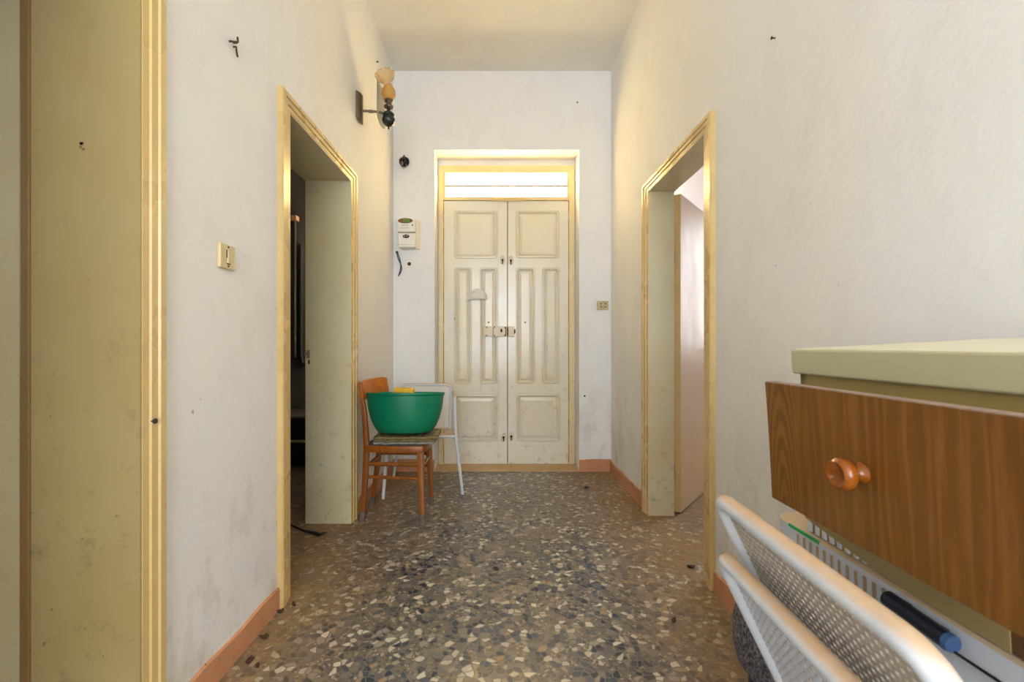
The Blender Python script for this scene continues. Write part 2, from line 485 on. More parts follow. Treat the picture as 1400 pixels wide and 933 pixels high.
# side rooms
def room(sfx, x0, x1, y0, y1, zt, mat, desc):
    b = MB(); b.box(x0, x1, y1, y1 + 0.08, 0, zt); struct('wall_%s_far' % sfx, b, mat, 'far wall of the ' + desc, 'wall')
    b = MB(); b.box(x0, x1, y0 - 0.08, y0, 0, zt); struct('wall_%s_near' % sfx, b, mat, 'near wall of the ' + desc, 'wall')
    xs = x0 if abs(x0) > abs(x1) else x1
    b = MB(); b.box(xs - 0.04, xs + 0.04, y0 - 0.08, y1 + 0.08, 0, zt); struct('wall_%s_outer' % sfx, b, mat, 'outer wall of the ' + desc, 'wall')
    b = MB(); b.box(x0 - 0.04, x1 + 0.04, y0 - 0.08, y1 + 0.08, zt, zt + 0.06); struct('ceiling_%s' % sfx, b, mat, 'ceiling of the ' + desc, 'ceiling')
room('left_room', -3.4, XLo - 0.001, 1.60, 4.62, 3.0, M['dark_room'], 'dark room on the left')
room('near_room', -3.4, XLo - 0.001, -1.4, 1.50, 3.0, M['room'], 'room nearest on the left')
room('right_room', XRo + 0.001, 3.6, 0.6, 5.0, 3.2, M['room'], 'bright room on the right')

# baseboards: hand-painted uneven band, slightly proud
def baseboard(name, p0, p1, h, nrm, label):
    b = MB()
    p0, p1, nrm = Vector(p0), Vector(p1), Vector(nrm)
    n = max(2, int((p1 - p0).length / 0.06))
    rows = []
    for i in range(n + 1):
        t = i / n; p = p0.lerp(p1, t)
        hh = h + 0.012 * mnoise.noise(Vector((p.x * 5, p.y * 5, 3.1)))
        a = p; q = p + nrm * 0.010
        rows.append([b.bm.verts.new(v) for v in (a, q, q + Vector((0, 0, hh)), a + Vector((0, 0, hh + 0.004)))])
    for r, s in zip(rows, rows[1:]):
        for k in range(4): b.bm.faces.new((r[k], r[(k + 1) % 4], s[(k + 1) % 4], s[k]))
    b.bm.faces.new(rows[0][::-1]); b.bm.faces.new(rows[-1])
    struct(name, b, M['base'], label, 'baseboard')
baseboard('baseboard_left', (XL, 1.215, 0), (XL, 1.86, 0), 0.085, (1, 0, 0), 'salmon painted skirting between the two left doorways')
baseboard('baseboard_left_end', (XL, 2.845, 0), (XL, YF, 0), 0.095, (1, 0, 0), 'salmon skirting behind the wooden chair')
baseboard('baseboard_right', (XR, 2.973, 0), (XR, YF, 0), 0.095, (-1, 0, 0), 'salmon skirting at the far end of the right wall')
baseboard('baseboard_right_near', (XR, YB, 0), (XR, 1.996, 0), 0.085, (-1, 0, 0), 'salmon skirting along the near right wall')
baseboard('baseboard_far_left', (XL, YF, 0), (RX0, YF, 0), 0.10, (0, -1, 0), 'salmon skirting on the end wall left of the door')
baseboard('baseboard_far_right', (RX1, YF, 0), (XR, YF, 0), 0.10, (0, -1, 0), 'salmon skirting on the end wall right of the door')

# door casings: stepped moulding as real profile, one trim per doorway
def casing(name, x, sgn, yo0, yo1, yi0, yi1, zo, zi, xin, label, has_near=True):
    """x: wall face, sgn: +1 towards the hall; outer/inner Y and Z of the casing; xin: room side end of the jamb lining"""
    def prof(w):      # across the width, 0 = inner edge -> w = outer edge : depth
        return [(0.0, 0.012), (0.30 * w, 0.012), (0.33 * w, 0.018), (0.62 * w, 0.018), (0.66 * w, 0.024), (0.93 * w, 0.024), (w, 0.019)]
    b = MB()
    def leg(yi, yo):
        w = abs(yo - yi); s = 1 if yo > yi else -1
        out = [(x - sgn * 0.002, yi)] + [(x + sgn * d, yi + s * u) for u, d in prof(w)] + [(x - sgn * 0.002, yo)]
        wz = zo - zi
        A = []; B = []
        us = [0.0] + [u for u, d in prof(w)] + [w]
        for (px, py), u in zip(out, us):
            A.append(b.bm.verts.new((px, py, 0.0))); B.append(b.bm.verts.new((px, py, zi + u / w * wz)))
        n = len(A)
        for k in range(n - 1): b.bm.faces.new((A[k], A[k + 1], B[k + 1], B[k]))
        return B
    Ba = leg(yi0, yo0) if has_near else None
    Bb = leg(yi1, yo1)
    if Ba:
        for k in range(len(Ba) - 1): b.bm.faces.new((Ba[k], Ba[k + 1], Bb[k + 1], Bb[k]))
    struct(name, b, M['trim'], label, 'door casing')
casing('trim_2', XL, 1, 1.86, 2.845, 1.949, 2.754, 2.143, 2.078, XLo, 'yellow cream casing of the dark left doorway')
casing('trim_3', XR, -1, 1.996, 2.973, 2.084, 2.88, 2.113, 2.055, XRo, 'yellow cream casing of the right doorway')
casing('trim_4', XL, 1, 0.22, 1.215, 0.30, 1.145, 2.143, 2.078, XLo, 'yellow cream casing of the nearest left doorway')
# jamb linings (far jamb, near jamb, head)
def lining(name, x0, x1, y0, y1, zt, label, stop=None, mat='jamb_mid'):
    b = MB(); t = 0.006
    b.box(min(x0, x1), max(x0, x1), y1 - t, y1 + 0.004, 0, zt)
    b.box(min(x0, x1), max(x0, x1), y0 - 0.004, y0 + t, 0, zt)
    b.box(min(x0, x1), max(x0, x1), y0, y1, zt - t, zt + 0.004)
    if stop:
        sx0, sx1 = stop
        b.box(sx0, sx1, y1 - 0.018, y1, 0, zt); b.box(sx0, sx1, y0, y0 + 0.018, 0, zt); b.box(sx0, sx1, y0, y1, zt - 0.018, zt)
    return struct(name, b, M[mat], label, 'door jamb')
j5 = lining('trim_5', XLo - 0.004, XL + 0.010, 1.949, 2.754, 2.078, 'olive cream jamb lining of the dark left doorway')
lining('trim_6', XR - 0.010, XRo + 0.004, 2.084, 2.88, 2.055, 'cream jamb lining of the right doorway')
j7 = lining('trim_7', XLo - 0.002, XL + 0.010, 0.30, 1.145, 2.078, 'olive cream jamb lining of the nearest left doorway', mat='jamb')
rnd = random.Random(9)
for k in range(5):
    b = MB(); cx0, cz0 = -1.049 + rnd.uniform(-.008, .008), 1.578 + rnd.uniform(-.008, .008)
    b.prism([(cx0 + rnd.uniform(.002, .007) * math.cos(a), cz0 + rnd.uniform(.002, .005) * math.sin(a)) for a in [PI * q / 4 for q in range(8)]], 'y', 1.1378, 1.1392)
    finish('scrape', b, M['scrape'], j7, world=j7.location)
# strike plate on the far jamb of the dark doorway
lj = j5.location
b = MB(); b.box(-1.168, -1.150, 2.744, 2.7495, 1.0, 1.05, 0.001); b.box(-1.178, -1.160, 2.742, 2.7495, 1.018, 1.034, 0.001)
finish('strike_plate', b, M['steel'], j5, world=lj)
b = MB(); b.box(-1.160, -1.151, 2.7455, 2.7495, 0.965, 0.99); finish('latch_slot', b, M['hole'], j5, world=lj)

# nearest left doorway: rebated strip and open leaf beyond it
b = MB(); b.box(-1.215, XLo - 0.003, 1.150, 1.20, 0, 2.14); b.box(-1.200, XLo - 0.003, 1.135, 1.150, 0, 2.10, 0.003)
struct('trim_8', b, M['trim_dark'], 'brownish shadowed door stop strip at the left edge of the photo', 'door stop')
d3 = thing('door_3', (-1.22, 1.19, 0), 'pale door leaf standing open at the left edge of the photo', 'door', kind='structure')
b = MB(); b.box(-0.80, 0.0, -0.02, 0.022, 0.008, 2.06, 0.003); finish('leaf', b, M['leaf_left'], d3)
b = MB(); b.box(-0.75, -0.72, -0.028, -0.0195, 0.95, 1.13, 0.002); b.tube([(-0.735, -0.025, 1.06), (-0.735, -0.07, 1.06), (-0.64, -0.072, 1.06)], 0.009); finish('handle', b, M['steel'], d3, smooth='auto')

# right open leaf
ang = math.atan2(0.534, 0.434)
d2 = thing('door_2', (1.118, 2.925, 0), 'flat cream door leaf standing open into the right room', 'door', rot=(0, 0, ang), kind='structure')
b = MB(); b.box(0.0, 0.76, -0.042, 0.0, 0.010, 2.045, 0.003); finish('leaf', b, M['leaf_right'], d2)
b = MB(); b.box(-0.004, 0.0005, -0.041, -0.001, 0.012, 2.043); finish('edge_band', b, M['trim'], d2)
for z in (0.28, 1.65):
    b = MB(); b.tube([(-0.008, 0.0, z - 0.04), (-0.008, 0.0, z + 0.04)], 0.007); finish('hinge', b, M['steel'], d2, smooth='auto')
b = MB(); b.box(0.68, 0.715, -0.048, -0.0415, 0.94, 1.12, 0.002); b.tube([(0.697, -0.045, 1.05), (0.697, -0.09, 1.05), (0.60, -0.092, 1.05)], 0.009); finish('handle', b, M['steel'], d2, smooth='auto')

# ---------------------------------------------------------------- the double front door
PXM = 4.09 / F
def dx(px): return (px - VX) * PXM
def dz(py): return CZ + (VY - py) * PXM
YD = 4.09
d1 = thing('door_1', (0.056, YD, 0), 'cream panelled double front door with a narrow window above', 'door', kind='structure')
LOC1 = (0.056, YD, 0)
LX0, LXC, LX1 = dx(607), dx(694), dx(777)
LZT = dz(275)
# frame: stiles, head, transom rail
b = MB()
b.box(DX0, LX0 - 0.003, YD - 0.015, YD + 0.07, 0, DZ, 0.004); b.box(LX1 + 0.003, DX1, YD - 0.015, YD + 0.07, 0, DZ, 0.004)
b.box(DX0 + 0.01, DX1 - 0.01, YD - 0.013, YD + 0.07, dz(237), DZ, 0.004)
b.box(LX0 - 0.01, LX1 + 0.01, YD - 0.012, YD + 0.07, LZT + 0.004, dz(269.5), 0.004)
b.box(LX0 - 0.02, LX0 + 0.025, YD + 0.047, YD + 0.07, 0, LZT + 0.01); b.box(LX1 - 0.025, LX1 + 0.02, YD + 0.047, YD + 0.07, 0, LZT + 0.01); b.box(LX0 - 0.02, LX1 + 0.02, YD + 0.047, YD + 0.07, LZT - 0.03, LZT + 0.03)
fr = finish('door_frame', b, M['door_frame'], d1, world=LOC1)
b = MB(); b.box(LX0 - 0.004, dx(609), YD - 0.006, YD + 0.05, dz(269.5), dz(237)); b.box(dx(775.5), LX1 + 0.004, YD - 0.006, YD + 0.05, dz(269.5), dz(237))
b.box(dx(671), dx(717), YD - 0.022, YD - 0.008, dz(275.5), dz(272), 0.002)
finish('glazing_bead', b, M['trim'], fr, world=LOC1)
tw = MB(); tw.box(dx(608), dx(776.5), YD + 0.018, YD + 0.024, dz(270.5), dz(236)); finish('transom_pane', tw, M['pane'], d1, world=LOC1)
tw = MB(); tw.box(dx(608), dx(776.5), YD - 0.004, YD + 0.016, dz(255.5), dz(253.5)); finish('glazing_bar', tw, M['trim_dark'], d1, world=LOC1)

def panel(x0, x1, z0, z1, y, ch, gap=None):
    """one sunk and fielded panel with clipped corners, filling a rectangular hole"""
    b = MB()
    def loop(ins, d, c):
        a0, a1, c0, c1 = x0 + ins, x1 - ins, z0 + ins, z1 - ins
        pts = [(a0 + c, c0), (a1 - c, c0), (a1, c0 + c), (a1, c1 - c), (a1 - c, c1), (a0 + c, c1), (a0, c1 - c), (a0, c0 + c)]
        return [b.bm.verts.new((px, y + d, pz)) for px, pz in pts]
    w = min(x1 - x0, z1 - z0)
    L = [loop(0, 0, ch), loop(0.0008, 0.007, ch), loop(0.004, 0.007, ch), loop(0.006, -0.006, ch * .9), loop(0.014, -0.007, ch * .8), loop(0.026, 0.006, ch * .5),
         loop(0.030, 0.010, ch * .4), loop(0.034, 0.010, ch * .4), loop(0.037, 0.002, 0.002), loop(0.060 if w > .25 else 0.050, -0.003, 0.002)]
    for p, q in zip(L, L[1:]):
        for k in range(8): b.bm.faces.new((p[k], p[(k + 1) % 8], q[(k + 1) % 8], q[k]))
    b.bm.faces.new(L[-1])
    for (cx, cz, i, j) in ((x0, z0, 7, 0), (x1, z0, 1, 2), (x1, z1, 3, 4), (x0, z1, 5, 6)):
        v = b.bm.verts.new((cx, y, cz)); b.bm.faces.new((L[0][i], L[0][j], v))
    return b

def leaf(x0, x1, panels):
    """slab with rectangular holes; panels: rows bottom to top of (z0, z1, [(xa, xb), ...])"""
    b = MB(); y0, y1 = YD, YD + 0.045
    z = 0.012
    for (za, zb, xs) in panels:
        b.box(x0, x1, y0, y1, z, za)
        x = x0
        for xa, xb in xs:
            b.box(x, xa, y0, y1, za, zb); x = xb
        b.box(x, x1, y0, y1, za, zb)
        z = zb
    b.box(x0, x1, y0, y1, z, LZT)
    o = finish('leaf', b, M['door'], d1, world=LOC1)
    for r, (za, zb, xs) in enumerate(panels):
        for xa, xb in xs:
            p = panel(xa, xb, za, zb, YD, 0.018)
            finish('panel', p, M['door_line'], o, world=LOC1)
            # solid back so no daylight comes through
            q = MB(); q.box(xa - 0.004, xb + 0.004, YD + 0.018, YD + 0.04, za - 0.004, zb + 0.004)
            finish('panel_back', q, M['door_line'], o, world=LOC1)
    return o
rowsL = [(dz(604), dz(539.5), [(dx(621), dx(680.3))]), (dz(525.5), dz(366), [(dx(621), dx(645)), (dx(656), dx(680.3))]), (dz(354), dz(288), [(dx(621), dx(680))])]
rowsR = [(dz(604), dz(538.5), [(dx(706), dx(766))]), (dz(525), dz(366), [(dx(705.3), dx(731.3)), (dx(741), dx(765))]), (dz(353.5), dz(288), [(dx(705), dx(764.8))])]
lfL = leaf(LX0, LXC - 0.003, rowsL)
lfR = leaf(LXC + 0.003, LX1, rowsR)
# meeting strip and dark joint
b = MB(); b.box(dx(681.5), LXC - 0.004, YD - 0.008, YD, 0.02, LZT - 0.004, 0.003); finish('meeting_strip', b, M['door'], lfL, world=LOC1)
b = MB(); b.box(LXC - 0.012, LXC + 0.012, YD + 0.030, YD + 0.05, 0.012, LZT); finish('joint_cover', b, M['hole'], lfL, world=LOC1)
def keyhole(par, px, py, h=8, w=4):
    b = MB()
    x, z = dx(px), dz(py); r = w * PXM / 2
    yy = YD - 0.0095 if px < 694 else YD - 0.002
    b.lathe([(r * 1.9, 0), (r * 1.9, 0.002), (0, 0.002)], 14, Matrix.Translation((x, yy + 0.001, z + r)) @ Matrix.Rotation(PI / 2, 4, 'X'), sy=1.8)
    k = finish('escutcheon', b, M['lock'], par, world=LOC1)
    b = MB(); b.lathe([(r * .8, 0), (r * .8, 0.0025), (0, 0.0025)], 12, Matrix.Translation((x, yy, z + r)) @ Matrix.Rotation(PI / 2, 4, 'X'))
    b.box(x - r * .4, x + r * .4, yy - 0.0025, yy, z - h * PXM * .4, z + r)
    finish('keyhole', b, M['hole'], k if False else par, world=LOC1)
keyhole(lfL, 687, 358); keyhole(lfR, 698.5, 358.5); keyhole(lfL, 688.5, 600); keyhole(lfR, 699, 599)
# rim lock across both leaves
b = MB(); b.box(dx(661), dx(692.6), YD - 0.030, YD - 0.009, dz(460.5), dz(446.5), 0.003); lk = finish('rim_lock', b, M['lock'], lfL, world=LOC1)
b = MB(); b.box(dx(673.8), dx(674.6), YD - 0.0315, YD - 0.029, dz(459), dz(448)); b.box(dx(691), dx(692), YD - 0.0315, YD - 0.029, dz(460), dz(447))
for sx, sy in ((665.5, 448), (676, 448), (690.5, 448.5), (665.5, 459), (676, 459), (690, 459)):
    b.lathe([(0.006, 0), (0.006, 0.003), (0, 0.004)], 10, Matrix.Translation((dx(sx), YD - 0.030, dz(sy))) @ Matrix.Rotation(PI / 2, 4, 'X'))
b.lathe([(0.010, 0), (0.010, 0.003), (0, 0.003)], 12, Matrix.Translation((dx(685.5), YD - 0.030, dz(452.5))) @ Matrix.Rotation(PI / 2, 4, 'X'), sy=1.7)
finish('lock_screws', b, M['rust'], lfL, world=LOC1)
b = MB(); b.box(dx(694.8), dx(703), YD - 0.030, YD - 0.001, dz(460.5), dz(446.5), 0.003); kp = finish('lock_keep', b, M['lock'], lfR, world=LOC1)
b = MB(); b.box(dx(702), dx(704.5), YD - 0.028, YD - 0.002, dz(456.5), dz(450.5), 0.002); b.box(dx(693.2), dx(694.9), YD - 0.026, YD - 0.006, dz(459), dz(448))
finish('keep_catch', b, M['rust'], lfR, world=LOC1)
for px, py, par in ((668, 441, lfL), (718, 441, lfR), (622, 436, lfL)):
    b = MB(); b.lathe([(0.008, 0), (0.007, 0.004), (0, 0.005)], 12, Matrix.Translation((dx(px), YD - 0.001, dz(py))) @ Matrix.Rotation(PI / 2, 4, 'X'))
    finish('peg_hole', b, M['rust'], par, world=LOC1)
for py in (297, 448, 602):
    for px, par in ((606, lfL), (778, lfR)):
        b = MB(); b.box(dx(px) - 0.007, dx(px) + 0.007, YD - 0.019, YD - 0.005, dz(py) - 0.028, dz(py) + 0.028, 0.002); b.tube([(dx(px), YD - 0.020, dz(py) - 0.034), (dx(px), YD - 0.020, dz(py) + 0.034)], 0.005)
        finish('hinge', b, M['lock'], par, world=LOC1)

# white cap-like thing on the left leaf
b = MB()
cx, cz, w, h = dx(654), dz(409.5), 0.082, 0.098
seg = 14
rings = []
for i in range(9):
    t = i / 8; rr = math.cos(t * PI / 2); zz = math.sin(t * PI / 2)
    rings.append([b.bm.verts.new((cx + w * rr * math.cos(PI + PI * k / seg), YD - 0.008 + 0.055 * rr * math.sin(PI + PI * k / seg), cz + h * zz)) for k in range(seg + 1)])
for a, c in zip(rings, rings[1:]):
    for k in range(seg): b.bm.faces.new((a[k], a[k + 1], c[k + 1], c[k]))
capo = thing('peaked_hat', (cx, YD - 0.02, cz), 'milky white hat with a small peak stuck on the left door leaf', 'hat')
finish('crown', b, M['cap'], capo, smooth=True, world=(cx, YD - 0.02, cz))
b = MB()
A = [(dx(650), YD - 0.055, dz(408.5)), (dx(643.5), YD - 0.06, dz(404)), (dx(636.8), YD - 0.05, dz(411.5)), (dx(643), YD - 0.035, dz(410.2))]
b.poly(A); b.poly([(x, y + 0.004, z - 0.004) for x, y, z in A])
b.bm.verts.ensure_lookup_table()
for k in range(4): b.bm.faces.new((b.bm.verts[k], b.bm.verts[(k + 1) % 4], b.bm.verts[4 + (k + 1) % 4], b.bm.verts[4 + k]))
finish('peak', b, M['cap'], capo, world=(cx, YD - 0.02, cz))

# ---------------------------------------------------------------- fixtures on the walls
PF = YF / F
def fx(px): return (px - VX) * PF
def fz(py): return CZ + (VY - py) * PF

# electricity meter
mt = thing('electricity_meter', (fx(560), YF, fz(342)), 'white electricity meter with a green display on the end wall', 'meter')
ml = tuple(mt.location)
b = MB(); b.box(fx(549), fx(574.5), YF - 0.030, YF, fz(341.8), fz(302.5), 0.006); finish('back_plate', b, M['meter_beige'], mt, world=ml)
b = MB(); b.box(fx(546.3), fx(570), YF - 0.085, YF - 0.029, fz(320.5), fz(302), 0.010); up = finish('upper_cover', b, M['meter_white'], mt, world=ml)
b = MB(); b.box(fx(546.3), fx(570), YF - 0.078, YF - 0.029, fz(341), fz(321.3), 0.010); lo = finish('lower_cover', b, M['meter_white'], mt, world=ml)
b = MB(); b.lathe([(0.0, -0.002), (0.060, -0.002), (0.062, 0.0), (0.058, 0.003), (0, 0.003)], 28, Matrix.Translation((fx(557), YF - 0.085, fz(305.6))) @ Matrix.Rotation(PI / 2, 4, 'X'), sy=0.36); finish('display_window', b, M['lcd_red'], up, world=ml)
b = MB(); b.box(fx(554.3), fx(562.5), YF - 0.090, YF - 0.086, fz(308), fz(303.3), 0.001); finish('display', b, M['lcd'], up, world=ml)
b = MB(); b.box(fx(550.5), fx(561.5), YF - 0.0862, YF - 0.084, fz(315.6), fz(315.1)); b.box(fx(552), fx(561), YF - 0.0862, YF - 0.084, fz(312.2), fz(311.9)); b.box(fx(550.5), fx(561.5), YF - 0.0862, YF - 0.084, fz(311.4), fz(311.1)); finish('print_lines', b, M['meter_line'], up, world=ml)
b = MB(); b.lathe([(0.006, 0), (0.006, 0.003), (0, 0.003)], 12, Matrix.Translation((fx(566.5), YF - 0.085, fz(311.6))) @ Matrix.Rotation(PI / 2, 4, 'X')); finish('button', b, M['black'], up, world=ml)
b = MB()
b.lathe([(0.0, -0.002), (0.028, -0.002), (0.028, 0.004), (0.024, 0.010), (0, 0.010)], 20, Matrix.Translation((fx(557.8), YF - 0.078, fz(326.3))) @ Matrix.Rotation(PI / 2, 4, 'X'), sy=0.55); finish('breaker_window', b, M['black'], lo, world=ml)
for k in (-1, 1):
    b = MB(); b.lathe([(0.008, 0), (0.007, 0.006), (0, 0.006)], 12, Matrix.Translation((fx(557.8) + k * 0.011, YF - 0.086, fz(326))) @ Matrix.Rotation(PI / 2, 4, 'X')); finish('breaker_button', b, M['steel'], lo, world=ml)
b = MB(); b.box(fx(547.6), fx(568.7), YF - 0.0795, YF - 0.077, fz(337.6), fz(337.2)); b.box(fx(547.8), fx(548.2), YF - 0.0795, YF - 0.077, fz(337.6), fz(335.2)); finish('seam', b, M['meter_line'], lo, world=ml)

# cut cable hanging below the meter
b = MB()
for off, r in ((0.0, 0.004), (1.0, 0.004)):
    pts = []
    for t in range(13):
        u = t / 12
        px = 543.2 + 4.6 * math.sin(u * PI * 0.95) + 0.6 * u * 2 - off * 2.2 * math.sin(u * PI * 2) * 0.9
        pts.append((fx(px), YF - 0.012 - 0.006 * math.sin(u * PI) - off * 0.004, fz(345 + 33 * u)))
    b.tube(pts, r, 8)
cb = tag(finish('cut_cable', b, M['wire_blue'], smooth='auto'), 'loose blue-grey cable looped on the wall below the meter', 'cable')
b = MB(); b.lathe([(0.012, 0), (0.011, 0.008), (0, 0.01)], 12, Matrix.Translation((fx(542.8), YF + 0.001, fz(345.3))) @ Matrix.Rotation(PI / 2, 4, 'X')); finish('cable_outlet', b, M['black'], cb, world=tuple(cb.location))
# plugged hole with a screw
b = MB(); b.lathe([(0.016, 0), (0.015, 0.003), (0.007, 0.004), (0.006, 0.012), (0, 0.013)], 14, Matrix.Translation((fx(559.5), YF + 0.001, fz(361))) @ Matrix.Rotation(PI / 2, 4, 'X'))
tag(finish('wall_plug', b, M['rust'], smooth='auto'), 'rusty screw plug in the end wall under the meter', 'wall plug')

# open junction box with wire ends
jb = thing('junction_box', (fx(553), YF, fz(222)), 'round black junction box with loose wires high on the end wall', 'junction box')
jl = tuple(jb.location)
b = MB(); b.lathe([(0.0, 0.0), (0.040, 0.0), (0.043, 0.004), (0.043, 0.016), (0.037, 0.018), (0.036, 0.006), (0, 0.006)], 24, Matrix.Translation((fx(553), YF + 0.001, fz(222))) @ Matrix.Rotation(PI / 2, 4, 'X')); finish('box', b, M['black'], jb, smooth='auto', world=jl)
def wires(n, mat, sd, down=False):
    rnd = random.Random(sd); b = MB()
    for i in range(n):
        a0, a1 = rnd.uniform(0, 2 * PI), rnd.uniform(0, 2 * PI)
        r0, r1 = 0.015, rnd.uniform(0.02, 0.048)
        p0 = Vector((fx(553) + r0 * math.cos(a0), YF - 0.008, fz(222) + r0 * math.sin(a0)))
        p1 = Vector((fx(553) + r1 * math.cos(a1), YF - 0.03 - rnd.uniform(0, .015), fz(222) + r1 * math.sin(a1)))
        mid = (p0 + p1) / 2 + Vector((0, -0.03, 0))
        b.tube([p0, p0.lerp(mid, .6), mid, mid.lerp(p1, .6), p1], 0.0032, 6)
    if down:
        b.tube([(fx(551), YF - 0.02, fz(225)), (fx(549.5), YF - 0.025, fz(229)), (fx(552), YF - 0.028, fz(232)), (fx(555.5), YF - 0.028, fz(231)), (fx(556.5), YF - 0.024, fz(227.5)), (fx(555), YF - 0.02, fz(225))], 0.0028, 6)
    return b
finish('wire_ends', wires(16, M['black'], 3), M['black'], jb, smooth='auto', world=jl)
finish('wire_loop', wires(5, M['grey_wire'], 5, True), M['grey_wire'], jb, smooth='auto', world=jl)
finish('red_wire', wires(3, M['red_wire'], 12), M['red_wire'], jb, smooth='auto', world=jl)

# socket on the end wall right of the door
sk = thing('wall_socket', (fx(823.8), YF, fz(424)), 'small ivory wall socket on the end wall right of the door', 'socket')
sl = tuple(sk.location)
b = MB(); b.box(fx(816.2), fx(831.5), YF - 0.012, YF, fz(424), fz(411.8), 0.003); pl = finish('cover_plate', b, M['ivory_dark'], sk, world=sl)
b = MB(); b.box(fx(818), fx(829.7), YF - 0.0145, YF - 0.011, fz(422.3), fz(413.4), 0.002); finish('insert', b, M['ivory_dark'], sk, world=sl)
b = MB()
for px, py in ((821.1, 415.6), (827, 415.6), (821.3, 419.8), (827, 419.8)):
    b.lathe([(0.0075, 0), (0.0075, 0.002), (0, 0.002)], 12, Matrix.Translation((fx(px), YF - 0.0142, fz(py))) @ Matrix.Rotation(PI / 2, 4, 'X'))
for px, py in ((824.2, 413.4), (824.2, 421.6)):
    b.lathe([(0.004, 0), (0.004, 0.002), (0, 0.002)], 10, Matrix.Translation((fx(px), YF - 0.0142, fz(py))) @ Matrix.Rotation(PI / 2, 4, 'X'))
finish('socket_holes', b, flat('socket_hole', srgb(120, 106, 70), 0.6), sk, world=sl)

# light switch on the left wall
ys, zs = 1.505, 1.372
sw = thing('light_switch', (XL, ys, zs - 0.04), 'square ivory light switch on the left wall between the doorways', 'light switch')
wl = tuple(sw.location)
b = MB(); b.box(XL, XL + 0.012, ys - 0.042, ys + 0.042, zs - 0.040, zs + 0.040, 0.003); finish('cover_plate', b, M['ivory'], sw, world=wl)
b = MB(); b.box(XL + 0.010, XL + 0.016, ys - 0.006, ys + 0.010, zs - 0.022, zs + 0.022, 0.002); finish('rocker', b, M['ivory'], sw, world=wl)
b = MB()
b.box(XL + 0.010, XL + 0.0135, ys - 0.010, ys - 0.006, zs - 0.005, zs + 0.022); b.box(XL + 0.010, XL + 0.0135, ys - 0.008, ys + 0.010, zs - 0.0255, zs - 0.022)
for s in (-1, 1): b.lathe([(0.0033, 0), (0.0033, 0.002), (0, 0.002)], 10, Matrix.Translation((XL + 0.0118, ys, zs + s * 0.0315)) @ Matrix.Rotation(PI / 2, 4, 'Y'))
finish('rocker_gap', b, M['slot'], sw, world=wl)

# bent wire hook high on the left wall
yh = 1.55
def lz(py, d): return CZ + (VY - py) * (-XL) / d
b = MB()
b.tube([(XL + 0.010, yh - 0.035, lz(58, 373)), (XL + 0.014, yh - 0.004, lz(58.5, 366)), (XL + 0.014, yh + 0.008, lz(57.5, 364)), (XL + 0.012, yh + 0.008, lz(51, 364))], 0.0032, 6)
b.tube([(XL - 0.002, yh + 0.004, lz(64, 365)), (XL + 0.010, yh + 0.004, lz(64, 365)), (XL + 0.008, yh + 0.010, lz(70, 364)), (XL + 0.010, yh + 0.012, lz(78, 363))], 0.0032, 6)
b.tube([(XL - 0.002, yh + 0.004, lz(58.5, 365)), (XL + 0.014, yh + 0.004, lz(58.5, 365))], 0.0032, 6)
tag(finish('wire_hook', b, M['rust'], smooth='auto'), 'bent rusty wire hook high on the left wall above the switch', 'hook')

# nails / screws
def nail(p, n, label, r=0.007):
    b = MB(); p = Vector(p); n = Vector(n)
    q = Vector((0, 0, 1)).rotation_difference(n).to_matrix().to_4x4()
    b.lathe([(r * .45, -0.004), (r * .45, 0.010), (r, 0.011), (r, 0.014), (0, 0.015)], 10, Matrix.Translation(p) @ q)
    tag(finish('wall_nail', b, M['rust'], smooth='auto'), label, 'nail')
nail((XR, XR * F / (1060 - VX), CZ + (VY - 52) * XR / (1060 - VX)), (-1, 0, 0), 'small nail high on the right wall', 0.005)
nail((XL, -XL * F / (VX - 514.5), CZ + (VY - 84.5) * -XL / (VX - 514.5)), (1, 0, 0), 'small nail on the left wall above the lamp', 0.008)
nail((fx(789), YF - 0.0, fz(141)), (0, -1, 0), 'nail stub on the end wall above the door', 0.006)
nail((XL + 0.012, 1.17, CZ - (575 - VY) * .912 / 480), (1, 0, 0), 'rusty nail in the casing of the nearest left doorway', 0.007)
nail((fx(799), YF, fz(541.5)), (0, -1, 0), 'dark nail low on the end wall beside the door recess', 0.008)

# ---------------------------------------------------------------- sconce
sc = thing('wall_lamp', (XL, 2.915, 2.497), 'oil-lamp style wall sconce with amber glass on the left wall', 'wall lamp')
ll = tuple(sc.location)
b = MB()
prof = [(2.868 + 0.0, XL)] + [(2.915 - 0.045 * math.cos(a), XL + 0.030 * math.sin(a)) for a in [PI * k / 10 for k in range(11)]]
out = [(XL + 0.030 * math.sin(PI * k / 10), 2.915 - 0.047 * math.cos(PI * k / 10)) for k in range(11)]
A = [b.bm.verts.new((x, y, 2.525 - (x - XL) * 0.9)) for x, y in out]; B = [b.bm.verts.new((x, y, 2.690 - (x - XL) * 0.3)) for x, y in out]
b.bm.faces.new(A); b.bm.faces.new(B[::-1])
for k in range(11): b.bm.faces.new((A[k], A[(k + 1) % 11], B[(k + 1) % 11], B[k]))
finish('wall_plate', b, M['brass_dark'], sc, smooth='auto', world=ll)
za = 2.582
b = MB(); b.tube([(XL + 0.025, 2.915, za), (-0.80, 2.92, za - 0.003), (-0.726, 2.95, za - 0.004)], 0.0075); b.tube([(-0.845, 2.918, za - 0.002), (-0.815, 2.92, za - 0.003)], 0.010)
finish('arm', b, M['brass_dark'], sc, smooth='auto', world=ll)
